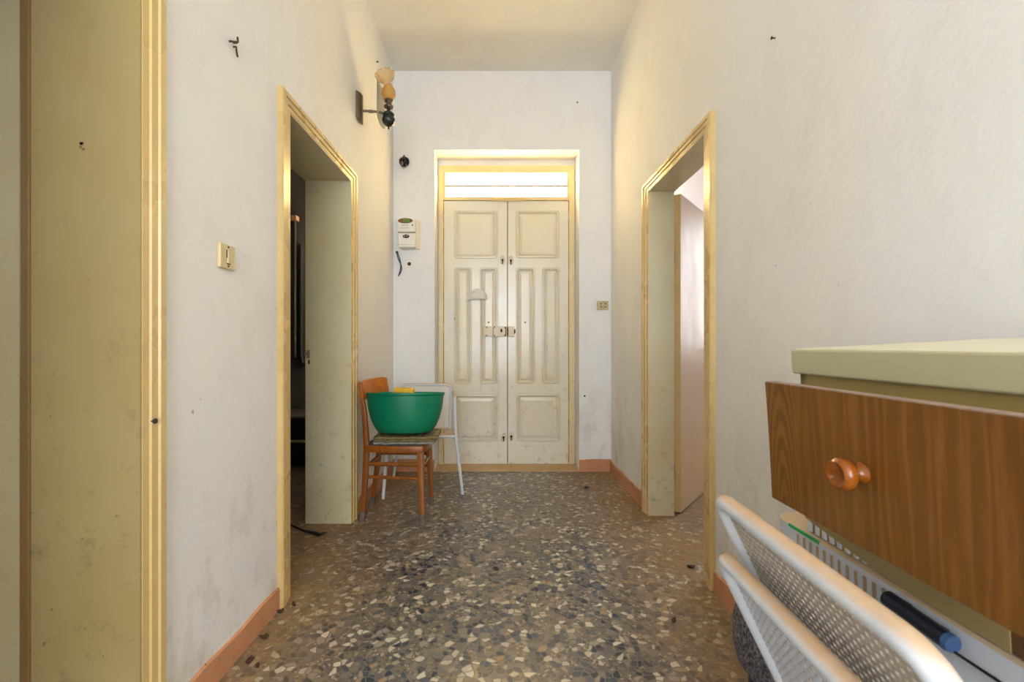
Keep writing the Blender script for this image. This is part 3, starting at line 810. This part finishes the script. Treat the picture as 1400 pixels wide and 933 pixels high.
# reflector plate parallel to the wall
b = MB()
o2 = []
for k in range(9): a = PI + PI * k / 8; o2.append((2.985 + 0.094 * math.cos(a), 2.555 + 0.035 * math.sin(a)))
o2 += [(3.079, 2.775), (2.891, 2.770)]
b.prism(o2, 'x', -0.785, -0.780)
finish('reflector_plate', b, M['plate_metal'], sc, world=ll)
lx, ly = -0.724, 2.95
T = Matrix.Translation((lx, ly, 0))
b = MB(); b.lathe([(0, 2.478), (0.006, 2.482), (0.005, 2.494), (0.020, 2.502), (0.036, 2.516), (0.043, 2.535), (0.040, 2.552), (0.030, 2.560), (0.037, 2.566), (0.037, 2.578), (0.028, 2.588), (0.012, 2.596), (0.010, 2.625), (0, 2.625)], 24, T)
finish('oil_font', b, M['font'], sc, smooth='auto', world=ll)
b = MB(); b.lathe([(0, 2.618), (0.026, 2.618), (0.030, 2.628), (0.024, 2.634), (0.018, 2.640), (0.020, 2.652), (0.028, 2.660), (0.024, 2.672), (0, 2.672)], 20, T, ripple=lambda a, z: 0.06 * math.cos(8 * a))
finish('burner', b, M['brass_dark'], sc, smooth='auto', world=ll)
b = MB(); b.lathe([(0.020, 2.664), (0.036, 2.680), (0.045, 2.706), (0.042, 2.732), (0.030, 2.752), (0.024, 2.762)], 28, T)
gl = finish('glass_globe', b, M['amber'], sc, smooth=True, world=ll)
gl.modifiers.new('thickness', 'SOLIDIFY').thickness = 0.002
b = MB()
tilt = Matrix.Translation((lx - 0.004, ly, 2.758)) @ Matrix.Rotation(math.radians(-16), 4, 'Y')
b.lathe([(0.023, 0.0), (0.025, 0.022), (0.032, 0.036), (0.052, 0.050), (0.062, 0.072), (0.056, 0.090)], 48, tilt, ripple=lambda a, z: 0.10 * math.cos(9 * a) * max(0, z - 0.03) / 0.06)
fg = finish('frilled_chimney', b, M['frill'], sc, smooth=True, world=ll)
fg.modifiers.new('thickness', 'SOLIDIFY').thickness = 0.002

# ---------------------------------------------------------------- dark left room
b = MB(); b.box(-2.9, -1.30, 4.05, 4.58, 0.0, 0.44, 0.02)
ch = tag(finish('low_chest', b, M['dark_wood']), 'low dark chest seen inside the dark left room', 'chest')
b = MB(); b.box(-2.9, -1.30, 4.035, 4.05, 0.215, 0.235); finish('edge_strip', b, M['ivory_dark'], ch, world=tuple(ch.location))
b = MB()
b.tube([(-2.02, 4.607, 2.10), (-2.02, 4.607, 1.0), (-2.005, 4.607, 0.90), (-1.97, 4.607, 0.875)], 0.014, 8)
st = tag(finish('shutter_strap', b, M['black']), 'black shutter strap hanging on the wall of the dark room', 'strap')
b = MB(); b.box(-2.13, -2.04, 4.55, 4.62, 2.33, 2.38, 0.004)
tag(finish('strap_guide', b, M['tan']), 'small tan guide above the strap in the dark room', 'strap guide')
b = MB(); b.box(-2.55, -2.06, 4.57, 4.62, 0.95, 2.33, 0.01)
tag(finish('window_shutter', b, M['dark_wood']), 'closed dark shutter in the dark left room', 'shutter')

# black strap on the floor in the left doorway
sb = thing('black_strap', (-1.05, 2.60, 0), 'thin black strap lying on the floor at the dark left doorway', 'strap')
b = MB(); b.tube([(-1.30, 2.75, 0.006), (-1.22, 2.69, 0.008), (-1.14, 2.635, 0.006), (-1.10, 2.615, 0.006)], 0.005, 8); finish('cord', b, M['black'], sb, smooth='auto', world=(-1.05, 2.60, 0))
b = MB(); b.tube([(-1.115, 2.622, 0.008), (-1.06, 2.595, 0.010), (-1.02, 2.572, 0.008), (-0.985, 2.59, 0.016)], [0.012, 0.017, 0.019, 0.006], 8, flat=0.4); finish('strap_end', b, M['black'], sb, smooth='auto', world=(-1.05, 2.60, 0))

# ---------------------------------------------------------------- wooden chair
wc = thing('wooden_chair', (-0.655, 2.92, 0), 'orange-brown wooden chair carrying the green basin by the left wall', 'chair')
W = (-0.655, 2.92, 0)
def post(pts, rs):
    """square-ish tapering bar"""
    b = MB(); pts = [Vector(p) for p in pts]
    rings = []
    for p, (hx, hy) in zip(pts, rs):
        rings.append([b.bm.verts.new(p + Vector(v)) for v in ((-hx, -hy, 0), (hx, -hy, 0), (hx, hy, 0), (-hx, hy, 0))])
    for a, c in zip(rings, rings[1:]):
        for k in range(4): b.bm.faces.new((a[k], a[(k + 1) % 4], c[(k + 1) % 4], c[k]))
    b.bm.faces.new(rings[0][::-1]); b.bm.faces.new(rings[-1])
    es = [e for e in b.bm.edges if abs(e.verts[0].co.z - e.verts[1].co.z) > 0.02]
    bmesh.ops.bevel(b.bm, geom=es, offset=0.005, segments=2, profile=0.5, affect='EDGES')
    return b
def chair_leg(foot, mids, rs):
    o = finish('leg', post([foot] + mids, rs), M['chair_wood'], wc, world=W, smooth='auto')
    f = Vector(foot); m0 = Vector(mids[0]); t = 0.055 / (m0.z - f.z); q = f.lerp(m0, t)
    e = rs[0][0] + 0.0015
    finish('foot', post([foot, q], [(e, e), (e + .001, e + .001)]), M['dust_foot'], o, world=W)
    return o
chair_leg((-0.848, 2.795, 0), [(-0.828, 2.79, 0.25), (-0.818, 2.785, 0.46), (-0.828, 2.775, 0.66), (-0.852, 2.768, 0.855)], [(.013, .013), (.016, .016), (.017, .017), (.015, .015), (.010, .014)])
chair_leg((-0.868, 3.075, 0), [(-0.83, 3.07, 0.25), (-0.805, 3.065, 0.46), (-0.808, 3.065, 0.66), (-0.822, 3.068, 0.855)], [(.013, .013), (.016, .016), (.017, .017), (.015, .015), (.010, .014)])
chair_leg((-0.470, 2.748, 0), [(-0.478, 2.758, 0.22), (-0.488, 2.775, 0.445)], [(.012, .012), (.017, .017), (.020, .020)])
chair_leg((-0.464, 3.070, 0), [(-0.470, 3.062, 0.22), (-0.482, 3.05, 0.445)], [(.012, .012), (.017, .017), (.020, .020)])
# seat frame and dark seat
seat_out = [(-0.835, 2.772), (-0.80, 2.757), (-0.62, 2.742), (-0.50, 2.738), (-0.468, 2.748), (-0.448, 2.785), (-0.441, 2.915), (-0.446, 3.045), (-0.466, 3.082), (-0.50, 3.092), (-0.62, 3.090), (-0.79, 3.085), (-0.825, 3.072)]
b = MB(); b.prism(seat_out, 'z', 0.428, 0.468)
bmesh.ops.bevel(b.bm, geom=[e for e in b.bm.edges if abs(e.verts[0].co.z - e.verts[1].co.z) < 1e-5], offset=0.006, segments=2, profile=0.5, affect='EDGES')
finish('seat', b, M['chair_wood'], wc, smooth='auto', world=W)
cxs, cys = -0.64, 2.915
b = MB(); b.prism([(cxs + (x - cxs) * 0.94, cys + (y - cys) * 0.94) for x, y in seat_out], 'z', 0.466, 0.474); finish('seat_panel', b, M['seat_dark'], wc, world=W)
# stretchers
for (p, q, r) in (((-0.822, 2.788, 0.352), (-0.482, 2.766, 0.352), .010), ((-0.832, 2.790, 0.272), (-0.478, 2.760, 0.268), .008),
                  ((-0.815, 3.067, 0.352), (-0.478, 3.056, 0.352), .010), ((-0.828, 3.069, 0.272), (-0.474, 3.060, 0.268), .008),
                  ((-0.482, 2.768, 0.335), (-0.476, 3.056, 0.335), .010), ((-0.822, 2.788, 0.335), (-0.818, 3.067, 0.335), .010)):
    b = MB(); b.tube([p, q], r, 8, flat=1.25); finish('stretcher', b, M['chair_wood'], wc, smooth='auto', world=W)
# curved back board
b = MB()
plan = [(-0.838, 2.742), (-0.848, 2.80), (-0.850, 2.87), (-0.840, 2.94), (-0.815, 3.01), (-0.783, 3.06), (-0.764, 3.085)]
rows = []
for i, (x, y) in enumerate(plan):
    t = i / (len(plan) - 1)
    zt = 0.852 + 0.016 * t; zb = 0.742
    d = Vector((0.985, -0.17, 0)) * 0.010
    e = 0.010 if i in (0, len(plan) - 1) else 0
    rows.append([b.bm.verts.new(v) for v in ((x - d.x - .012, y - d.y, zt - e), (x + d.x - .012, y + d.y, zt - e), (x + d.x + .004, y + d.y, zb + e), (x - d.x + .004, y - d.y, zb + e))])
for r, s in zip(rows, rows[1:]):
    for k in range(4): b.bm.faces.new((r[k], r[(k + 1) % 4], s[(k + 1) % 4], s[k]))
b.bm.faces.new(rows[0][::-1]); b.bm.faces.new(rows[-1])
bmesh.ops.bevel(b.bm, geom=list(b.bm.edges), offset=0.003, segments=2, profile=0.5, affect='EDGES')
finish('backrest', b, M['chair_back_wood'], wc, smooth='auto', world=W)

# newspapers under the basin
def paper(x0, x1, y0, y1, z0, z1, rot, mat, label, lift=0.0):
    b = MB(); cx, cy = (x0 + x1) / 2, (y0 + y1) / 2
    nx = 10
    rows = []
    for i in range(nx + 1):
        u = i / nx; x = x0 + (x1 - x0) * u
        dzz = lift * max(0, (u - 0.75) / 0.25) ** 2 + 0.0012 * math.sin(i * 2.3)
        rows.append([b.bm.verts.new(v) for v in ((x, y0, z0 + dzz), (x, y1, z0 + dzz), (x, y1, z1 + dzz), (x, y0 + 0.004, z1 + dzz - 0.001), (x, y0 - 0.002, (z0 + z1) / 2 + dzz))])
    for r, s in zip(rows, rows[1:]):
        for k in range(5): b.bm.faces.new((r[k], r[(k + 1) % 5], s[(k + 1) % 5], s[k]))
    b.bm.faces.new(rows[0][::-1]); b.bm.faces.new(rows[-1])
    b.xf(Matrix.Translation((cx, cy, 0)) @ Matrix.Rotation(rot, 4, 'Z') @ Matrix.Translation((-cx, -cy, 0)))
    return tag(finish('newspaper', b, mat), label, 'newspaper', 'folded newspapers on the chair seat')
paper(-0.775, -0.405, 2.765, 3.05, 0.4755, 0.489, 0.02, M['news2'], 'grey folded newspaper lying directly on the wooden chair seat')
paper(-0.770, -0.400, 2.775, 3.06, 0.4905, 0.503, -0.02, M['news1'], 'olive folded newspaper in the middle of the stack on the chair')
paper(-0.780, -0.392, 2.785, 3.05, 0.5045, 0.516, 0.015, M['news3'], 'tan folded newspaper right beneath the green basin', 0.004)

# green basin
bc = (-0.606, 2.895, 0.5260)
hgt = 0.252
pr_out = [(0, 0), (.58, 0), (.65, .012), (.71, .055), (.79, .17), (.87, .35), (.93, .57), (.962, .80), (.975, .925), (.985, .93), (1.0, .955), (1.0, .985), (.99, 1.0)]
pr_in = [(.945, .985), (.925, .80), (.895, .57), (.83, .35), (.75, .18), (.62, .07), (.48, .04), (0, .04)]
b = MB(); b.lathe([(r * 0.25, z * hgt) for r, z in pr_out + pr_in], 56, Matrix.Translation(bc) @ Matrix.Rotation(math.radians(-4.6), 4, 'X'), sy=0.72)
tag(finish('wash_basin', b, M['green'], smooth='auto', base=bc), 'large green plastic basin standing on newspapers on the wooden chair', 'basin')
# rag and sponge in the basin
b = MB()
n = 18; rings = []
for i in range(8):
    t = i / 7
    r = 0.208 * (1 - t)
    z = 0.695 + 0.066 * math.sin(t * PI / 2)
    if i == 7: rings.append([b.bm.verts.new((-0.63, 2.92, z))]); break
    rings.append([b.bm.verts.new((-0.606 + r * math.cos(2 * PI * k / n), 2.92 + 0.72 * r * math.sin(2 * PI * k / n), z + 0.010 * mnoise.noise(Vector((k * .9, i * 1.3, 0))))) for k in range(n)])
for a, c in zip(rings, rings[1:]):
    for k in range(n):
        if len(c) == 1: b.bm.faces.new((a[k], a[(k + 1) % n], c[0]))
        else: b.bm.faces.new((a[k], a[(k + 1) % n], c[(k + 1) % n], c[k]))
b.bm.faces.new(rings[0][::-1])
for v in b.bm.verts:
    v.co.z += 0.028 * math.exp(-((v.co.x + 0.705) / 0.055) ** 2) * (1 if v.co.z > 0.70 else 0)
tag(finish('white_rag', b, M['white_cloth'], smooth=True), 'white rag bundled inside the green basin', 'rag')
b = MB(); b.box(-0.676, -0.553, 2.875, 2.945, 0.768, 0.803, 0.012, seg=3)
for v in b.bm.verts: v.co.z += 0.006 * (v.co.x < -0.6) ; v.co.y += 0.01 * math.sin(v.co.x * 30)
tag(finish('yellow_sponge', b, M['yellow'], smooth='auto'), 'yellow sponge on top of the rag in the green basin', 'sponge')

# ---------------------------------------------------------------- white mesh chairs
def mesh_sheet(c00, c10, c11, c01, nu, nv, frac=0.34, thick=0.0016, bulge=None):
    """perforated sheet between four corners: every cell keeps a rim around a square hole"""
    b = MB(); c00, c10, c11, c01 = map(Vector, (c00, c10, c11, c01))
    def P(u, v):
        p = (c00 * (1 - u) + c10 * u) * (1 - v) + (c01 * (1 - u) + c11 * u) * v
        if bulge: p = p + bulge * (4 * u * (1 - u)) * 0.5
        return p
    grid = [[b.bm.verts.new(P(i / nu, j / nv)) for j in range(nv + 1)] for i in range(nu + 1)]
    f = frac / 2
    for i in range(nu):
        for j in range(nv):
            o = (grid[i][j], grid[i + 1][j], grid[i + 1][j + 1], grid[i][j + 1])
            q = [b.bm.verts.new(P((i + a) / nu, (j + c) / nv)) for a, c in ((f, f), (1 - f, f), (1 - f, 1 - f), (f, 1 - f))]
            for k in range(4): b.bm.faces.new((o[k], o[(k + 1) % 4], q[(k + 1) % 4], q[k]))
    return b

def smooth_path(pts, rad, n=5):
    """round the corners of a polyline"""
    pts = [Vector(p) for p in pts]; out = [pts[0]]
    for a, p, c in zip(pts, pts[1:], pts[2:]):
        d1 = (a - p); d2 = (c - p)
        r = min(rad, d1.length * .45, d2.length * .45)
        s, e = p + d1.normalized() * r, p + d2.normalized() * r
        for k in range(n + 1):
            t = k / n; out.append(s * (1 - t) ** 2 + p * 2 * t * (1 - t) + e * t ** 2)
    out.append(pts[-1]); return out

# armchair by the front door (world coordinates)
mc = thing('mesh_armchair', (-0.58, 3.45, 0), 'white wire-mesh armchair behind the wooden chair near the front door', 'chair')
MW = (-0.58, 3.45, 0)
TR = 0.0115
for foot, j, top, bk in (((-0.272, 3.29, 0), (-0.318, 3.255, 0.427), (-0.328, 3.27, 0.708), (-0.385, 3.675, 0.70)), ((-0.822, 3.19, 0), (-0.798, 3.235, 0.427), (-0.800, 3.25, 0.708), (-0.808, 3.675, 0.70))):
    b = MB(); b.tube(smooth_path([foot, j, top, bk], 0.03), TR, 10); finish('arm_and_leg', b, M['tube'], mc, smooth='auto', world=MW)
for foot, j in (((-0.322, 3.70, 0), (-0.352, 3.58, 0.417)), ((-0.862, 3.665, 0), (-0.79, 3.60, 0.415))):
    b = MB(); b.tube([foot, j], TR, 10); finish('leg', b, M['tube'], mc, smooth='auto', world=MW)
b = MB(); b.tube(smooth_path([(-0.79, 3.60, 0.415), (-0.798, 3.24, 0.427), (-0.318, 3.255, 0.427), (-0.352, 3.60, 0.415), (-0.79, 3.60, 0.415)], 0.02), TR, 10); finish('seat_frame', b, M['tube'], mc, smooth='auto', world=MW)
finish('seat', mesh_sheet((-0.796, 3.245, 0.430), (-0.322, 3.255, 0.430), (-0.356, 3.60, 0.418), (-0.79, 3.60, 0.418), 38, 28), M['mesh_tan'], mc, world=MW)
b = MB(); b.tube(smooth_path([(-0.79, 3.60, 0.415), (-0.812, 3.69, 0.757), (-0.398, 3.69, 0.757), (-0.40, 3.60, 0.415)], 0.05), 0.012, 10); finish('back_frame', b, M['tube'], mc, smooth='auto', world=MW)
finish('backrest', mesh_sheet((-0.785, 3.60, 0.42), (-0.405, 3.60, 0.42), (-0.406, 3.688, 0.753), (-0.804, 3.688, 0.753), 32, 28, 0.42), M['mesh_tan'], mc, world=MW)

# two stacked mesh chairs in the right foreground, facing the wall
def stack_chair(loc, rz, label, legout, footz, tube, msh, fr):
    t = thing('mesh_chair', loc, label, 'chair', 'stacked mesh chairs in the right foreground', rot=(0, 0, rz))
    h = 0.203
    z0, z1 = 0.42, 0.725
    x1 = 0.0; x0 = x1 + (z1 - z0) * 0.487       # back: top at x=0, leans away from the seat
    r = 0.0135
    b = MB(); b.tube(smooth_path([(x0, -h, z0), (x1, -h, z1), (x1, h, z1), (x0, h, z0)], 0.040, 7), r, 14); finish('back_frame', b, tube, t, smooth='auto')
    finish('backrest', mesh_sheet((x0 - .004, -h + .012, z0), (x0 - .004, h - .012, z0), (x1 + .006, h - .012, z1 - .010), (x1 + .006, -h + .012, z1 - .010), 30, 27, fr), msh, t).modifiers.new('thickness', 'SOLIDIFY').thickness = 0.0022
    sx1 = x0 + 0.352
    b = MB(); b.tube(smooth_path([(x0, -h, z0), (sx1, -h, z0 + .020), (sx1, h, z0 + .020), (x0, h, z0), (x0, -h, z0)], 0.03), 0.011, 10); finish('seat_frame', b, tube, t, smooth='auto')
    finish('seat', mesh_sheet((x0, -h, z0), (x0, h, z0), (sx1, h, z0 + .020), (sx1, -h, z0 + .020), 30, 27, 0.40), M['mesh'], t)
    for s in (-1, 1):
        yy = s * (h + legout)
        b = MB(); b.tube([(x0 + .012, yy, z0), (x0 - .035, yy, footz)], 0.011, 10); finish('leg', b, M['tube'], t, smooth='auto')
        b = MB(); b.tube([(sx1 - .02, yy, z0 + .018), (sx1 + .012, yy, footz)], 0.011, 10); finish('leg', b, M['tube'], t, smooth='auto')
    return t
RZ_ST = math.radians(-2.4)
chB = stack_chair((0.366, 0.567, 0.0), RZ_ST, 'lower white mesh chair of the two stacked beside the cabinet', 0.0, 0.0, M['tube'], M['mesh'], 0.42)
chA = stack_chair((0.366, 0.577, 0.094), RZ_ST, 'upper white mesh chair of the two stacked, carrying the cream cabinet', 0.024, -0.094, M['tube'], M['mesh_dusty_shade'], 0.44)

# ---------------------------------------------------------------- cream cabinet with a pulled-out drawer, tilted with the seat below
TL = math.radians(-3.0)
cab = thing('bedside_cabinet', (0.5467, 0.585, 0.7522), 'cream bedside cabinet with an open brown drawer standing on a white plastic container', 'cabinet', rot=(0, TL, 0))
yn, yf = -0.225, 0.222            # near / far ends, local
b = MB()
b.box(0.0, 0.350, yf - 0.016, yf, 0.0, 0.278); b.box(0.0, 0.350, yn, yn + 0.016, 0.0, 0.278); b.box(0.338, 0.350, yn, yf, 0.0, 0.278)
b.box(0.0, 0.350, yn, yf, 0.0, 0.018); b.box(0.0, 0.02, yn, yf, 0.232, 0.278)
finish('carcass', b, M['cream'], cab)
b = MB(); b.box(-0.010, 0.352, yn - 0.008, yf + 0.008, 0.278, 0.321, 0.003); tp = finish('top_board', b, M['cream_top'], cab)
b = MB(); b.box(-0.0085, 0.350, yn - 0.0065, yf + 0.0065, 0.3205, 0.3218); finish('top_glare', b, M['cream_glare'], tp)  # thin added layer, its paler colour stands for window glare on the board
b = MB()
ra = -0.102
pts = [(ra, 0.0005), (0.05, 0.0005), (yf, 0.022), (yf, 0.075), (ra, 0.075)]
A = [b.bm.verts.new((-0.005, y, z)) for y, z in pts]; B = [b.bm.verts.new((0.002, y, z)) for y, z in pts]
b.bm.faces.new(A); b.bm.faces.new(B[::-1])
for k in range(5): b.bm.faces.new((A[k], A[(k + 1) % 5], B[(k + 1) % 5], B[k]))
finish('rail', b, M['olive'], cab)
b = MB(); b.box(-0.004, 0.003, yn, ra - 0.001, 0.001, 0.075); finish('end_board', b, M['brown_board'], cab)
b = MB(); y = yf - 0.004
while y > 0.03:
    b.box(-0.0035, 0.001, y - 0.009, y, 0.001, 0.022, 0.001, seg=1); y -= 0.017
finish('fluted_plinth', b, M['box_white'], cab)
# drawer
dl = MB()
zt, zb_ = 0.2675, 0.0675
xa, xb_ = -0.072, -0.054
nseg = 8
rows = []
for i in range(nseg + 1):
    t = i / nseg; z = zb_ + (zt - zb_) * t
    e = 0.204 + 0.003 * t - 0.0015 * math.sin(t * PI)
    rows.append([dl.bm.verts.new(v) for v in ((xa, -0.228, z), (xa, e, z), (xb_, e, z), (xb_, -0.228, z))])
for r, s in zip(rows, rows[1:]):
    for k in range(4): dl.bm.faces.new((r[k], r[(k + 1) % 4], s[(k + 1) % 4], s[k]))
dl.bm.faces.new(rows[0][::-1]); dl.bm.faces.new(rows[-1])
df = finish('drawer_front', dl, M['drawer_wood'], cab)
b = MB(); b.box(xa + 0.0015, xb_ - 0.001, -0.227, 0.206, zt - 0.0005, zt + 0.0012); finish('edge_strip', b, M['edge_lilac'], df)
b = MB(); b.box(xb_, 0.27, 0.186, 0.196, zb_ + 0.02, zt - 0.04); b.box(xb_, 0.27, -0.205, -0.195, zb_ + 0.02, zt - 0.04); b.box(0.26, 0.27, -0.2, 0.19, zb_ + 0.02, zt - 0.04); b.box(xb_, 0.27, -0.2, 0.19, zb_ + 0.02, zb_ + 0.025)
finish('drawer_box', b, M['cream'], cab)
ky, kz = 0.0, 0.167
b = MB(); b.lathe([(0, -0.002), (0.0125, -0.002), (0.0138, 0.002), (0.0115, 0.005), (0.0085, 0.009), (0.0085, 0.013), (0.012, 0.016), (0.0185, 0.019), (0.0212, 0.023), (0.0215, 0.028), (0.0195, 0.033), (0.0165, 0.0355), (0.0135, 0.035), (0.0105, 0.032), (0, 0.0305)], 32,
    Matrix.Translation((xa, ky, kz)) @ Matrix.Rotation(-PI / 2, 4, 'Y'))
finish('knob', b, M['knob_wood'], df, smooth='auto')

# white ribbed plastic container on the seat of the upper chair, under the cabinet
bx = thing('plastic_container', (0.558, 0.585, 0.5365), 'white ribbed plastic container between the upper mesh chair and the cabinet', 'container', rot=(0, TL, 0))
bl = MB()
bx0, bx1, by0, by1, rr = -0.014, 0.330, -0.20, 0.308, 0.035
outl = []
for cx_, cy_, a0 in ((bx1 - rr, by1 - rr, 0), (bx0 + rr, by1 - rr, PI / 2), (bx0 + rr, by0 + rr, PI), (bx1 - rr, by0 + rr, 3 * PI / 2)):
    for q in range(6): a = a0 + PI / 2 * q / 5; outl.append((cx_ + rr * math.cos(a), cy_ + rr * math.sin(a)))
bl.prism(outl, 'z', 0.002, 0.2145)
finish('body', bl, dusted('white_plastic_dusty', srgb(206, 209, 216), srgb(222, 196, 158)), bx, smooth='auto')
b = MB(); y = 0.232
while y > 0.02:
    b.box(bx0 - 0.0015, bx0 + 0.003, y - 0.006, y, 0.02, 0.206, 0.0005, seg=1); y -= 0.0165
finish('ribs', b, flat('rib_tan', srgb(170, 146, 114), 0.5), bx)
b = MB(); b.box(bx0 - 0.0012, bx0 + 0.002, 0.175, 0.255, 0.2105, 0.2158); finish('green_strip', b, M['green_tape'], bx)
hxp = bx0 - 0.0135
b = MB(); b.tube([(hxp, 0.025, 0.205), (hxp, -0.058, 0.201)], 0.0108, 14); b.box(hxp, bx0 + 0.002, 0.004, 0.014, 0.19, 0.208); b.box(hxp, bx0 + 0.002, -0.045, -0.035, 0.188, 0.206)
hd = finish('handle', b, M['rod'], bx, smooth='auto')
b = MB(); b.tube([(hxp, -0.0575, 0.201), (hxp, -0.063, 0.201)], [0.0112, 0.0096], 14); finish('end_cap', b, M['rod_cap'], hd, smooth='auto')
b = MB(); b.tube([(hxp, -0.058, 0.193), (bx0 - 0.003, -0.10, 0.186), (bx0 - 0.003, -0.17, 0.180)], 0.0018, 6); finish('cord', b, M['black'], bx, smooth='auto')

# round dark grey pouf behind the stacked chairs
pf = thing('pouf', (0.752, 1.10, 0), 'round dark grey fabric pouf behind the stacked mesh chairs', 'pouf')
PW = Matrix.Identity(4)
b = MB(); b.lathe([(0, 0.26), (0.120, 0.262), (0.145, 0.272), (0.163, 0.295), (0.170, 0.33), (0.170, 0.38), (0.162, 0.415), (0.140, 0.435), (0, 0.44)], 40); finish('cushion', b, M['grey_fabric'], pf, smooth=True)
b = MB(); b.lathe([(0, 0.0), (0.128, 0.0), (0.134, 0.01), (0.134, 0.24), (0.126, 0.268), (0, 0.268)], 40); finish('base', b, flat('dark_base', srgb(44, 44, 50), 0.7), pf, smooth='auto')

# ---------------------------------------------------------------- litter on the floor
def fl(px, py):
    Y = CZ * F / (py - VY); return ((px - VX) * Y / F, Y)
def leafm(sd, size):
    rnd = random.Random(sd); b = MB()
    n = 9; top = []; bot = []
    for k in range(n):
        a = 2 * PI * k / n; r = size * rnd.uniform(0.55, 1.0)
        top.append(b.bm.verts.new((r * math.cos(a), 0.6 * r * math.sin(a), rnd.uniform(0.002, 0.014))))
        bot.append(b.bm.verts.new((r * .7 * math.cos(a), 0.42 * r * math.sin(a), 0.0)))
    c = b.bm.verts.new((0, 0, 0.012)); d = b.bm.verts.new((0, 0, 0.0))
    for k in range(n):
        k2 = (k + 1) % n
        b.bm.faces.new((top[k], top[k2], c)); b.bm.faces.new((bot[k2], bot[k], d)); b.bm.faces.new((bot[k], bot[k2], top[k2], top[k]))
    return b
lits = [(361, 873, 0.026, 'crumpled dead leaf by the left skirting'), (342, 905, 0.022, 'dead leaf on the floor nearest the bottom left of the photo'), (352, 912, 0.015, 'small dead leaf beside the nearest left one'),
        (384, 838, 0.020, 'dead leaf at the foot of the dark doorway casing'), (402, 828, 0.018, 'dead leaf just inside the near side of the dark doorway'), (944, 776, 0.030, 'dead leaf on the floor in front of the right doorway'),
        (914, 704, 0.022, 'dead leaf at the foot of the open right door'), (802, 668, 0.030, 'dead leaf on the floor near the double door'), (921, 850, 0.016, 'tiny dead leaf on the right part of the floor'), (679, 780, 0.022, 'twig-like leaf in the middle of the floor')]
for i, (px, py, s, lab) in enumerate(lits):
    x, y = fl(px, py)
    o = finish('dead_leaf', leafm(40 + i, s), M['leaf'], base=(0, 0, 0))
    o.location = (x, y, 0.0005); o.rotation_euler = (0, 0, i * 1.3)
    tag(o, lab, 'leaf', 'dead leaves on the hallway floor')
# crumbs of plaster and dirt along the walls
b = MB(); rnd = random.Random(5)
for i in range(420):
    side = rnd.random()
    if side < .40: x = XL + 0.012 + abs(rnd.gauss(0, 0.10)); y = rnd.uniform(1.2, 3.85)
    elif side < .72: x = XR - 0.012 - abs(rnd.gauss(0, 0.10)); y = rnd.uniform(1.6, 3.85)
    elif side < .85: x = rnd.uniform(-0.85, 0.9); y = YF - 0.02 - abs(rnd.gauss(0, 0.12))
    else: x = rnd.uniform(-0.8, 0.8); y = rnd.uniform(1.3, 3.8)
    if not (XL + .012 < x < XR - .012) : continue
    if y > YF - .02: continue
    if -0.92 < x < -0.41 and 2.68 < y < 3.14: continue
    if any((x - px) ** 2 + (y - py) ** 2 < .002 for px, py in ((-0.272, 3.29), (-0.822, 3.19), (-0.322, 3.70), (-0.862, 3.665))): continue
    s = rnd.uniform(0.0018, 0.006)
    p = Vector((x, y, 0))
    vs = [b.bm.verts.new(p + Vector((s * rnd.uniform(.6, 1.3) * math.cos(a), s * rnd.uniform(.6, 1.3) * math.sin(a), 0.0))) for a in (0, 1.6, 3.1, 4.6)]
    t = b.bm.verts.new(p + Vector((rnd.uniform(-.3, .3) * s, rnd.uniform(-.3, .3) * s, s * .9)))
    for k in range(4): b.bm.faces.new((vs[k], vs[(k + 1) % 4], t))
    b.bm.faces.new(vs[::-1])
tag(finish('floor_crumbs', b, M['crumb']), 'crumbs of plaster and dirt scattered along the skirtings', 'crumbs', kind='stuff')

# ---------------------------------------------------------------- light
def area(name, loc, target, sx, sy, power, col, spread=None):
    l = bpy.data.lights.new(name, 'AREA'); l.shape = 'RECTANGLE'; l.size = sx; l.size_y = sy; l.energy = power; l.color = col
    if spread: l.spread = math.radians(spread)
    o = bpy.data.objects.new(name, l); COL.objects.link(o)
    o.location = loc
    o.rotation_euler = (Vector(target) - Vector(loc)).to_track_quat('-Z', 'Y').to_euler()
    return o
# daylight outside the fanlight above the front door
area('daylight_fanlight', (0.056, 4.55, 2.55), (0.056, 4.0, 2.52), 1.3, 0.5, 640, (1.0, 0.87, 0.60))
# window of the rear of the hallway, behind the viewpoint
area('daylight_rear', (0.0, YB + 0.15, 1.75), (0.0, 2.5, 2.3), 1.5, 2.2, 86, (0.83, 0.91, 1.0))
# window of the right room
area('daylight_right_room', (3.45, 4.25, 1.75), (1.1, 2.6, 1.2), 1.3, 1.4, 38, (0.93, 0.96, 1.0))
# window of the nearest left room
area('daylight_near_room', (-3.2, 0.85, 1.7), (-1.2, 0.75, 1.4), 0.6, 1.5, 8, (0.72, 0.84, 1.0))
w = bpy.data.worlds.new('sky'); SC.world = w; w.use_nodes = True
bg = w.node_tree.nodes['Background']; bg.inputs[0].default_value = (0.85, 0.92, 1.0, 1); bg.inputs[1].default_value = 2.0

# ---------------------------------------------------------------- camera
cam = bpy.data.cameras.new('camera'); co = bpy.data.objects.new('camera', cam); COL.objects.link(co)
co.location = (0, 0, CZ); co.rotation_euler = (PI / 2, 0, 0)
cam.sensor_width = 36; cam.sensor_fit = 'HORIZONTAL'; cam.lens = 36 * F / 1400
cam.shift_x = (700 - VX) / 1400; cam.shift_y = (VY - 466.5) / 1400
cam.clip_start = 0.02
cam.dof.use_dof = True; cam.dof.focus_distance = 3.0; cam.dof.aperture_fstop = 8.0
SC.camera = co
SC.view_settings.view_transform = 'Standard'
SC.view_settings.look = 'None'
SC.view_settings.exposure = 0.24
SC.cycles.max_bounces = 10
SC.cycles.diffuse_bounces = 6
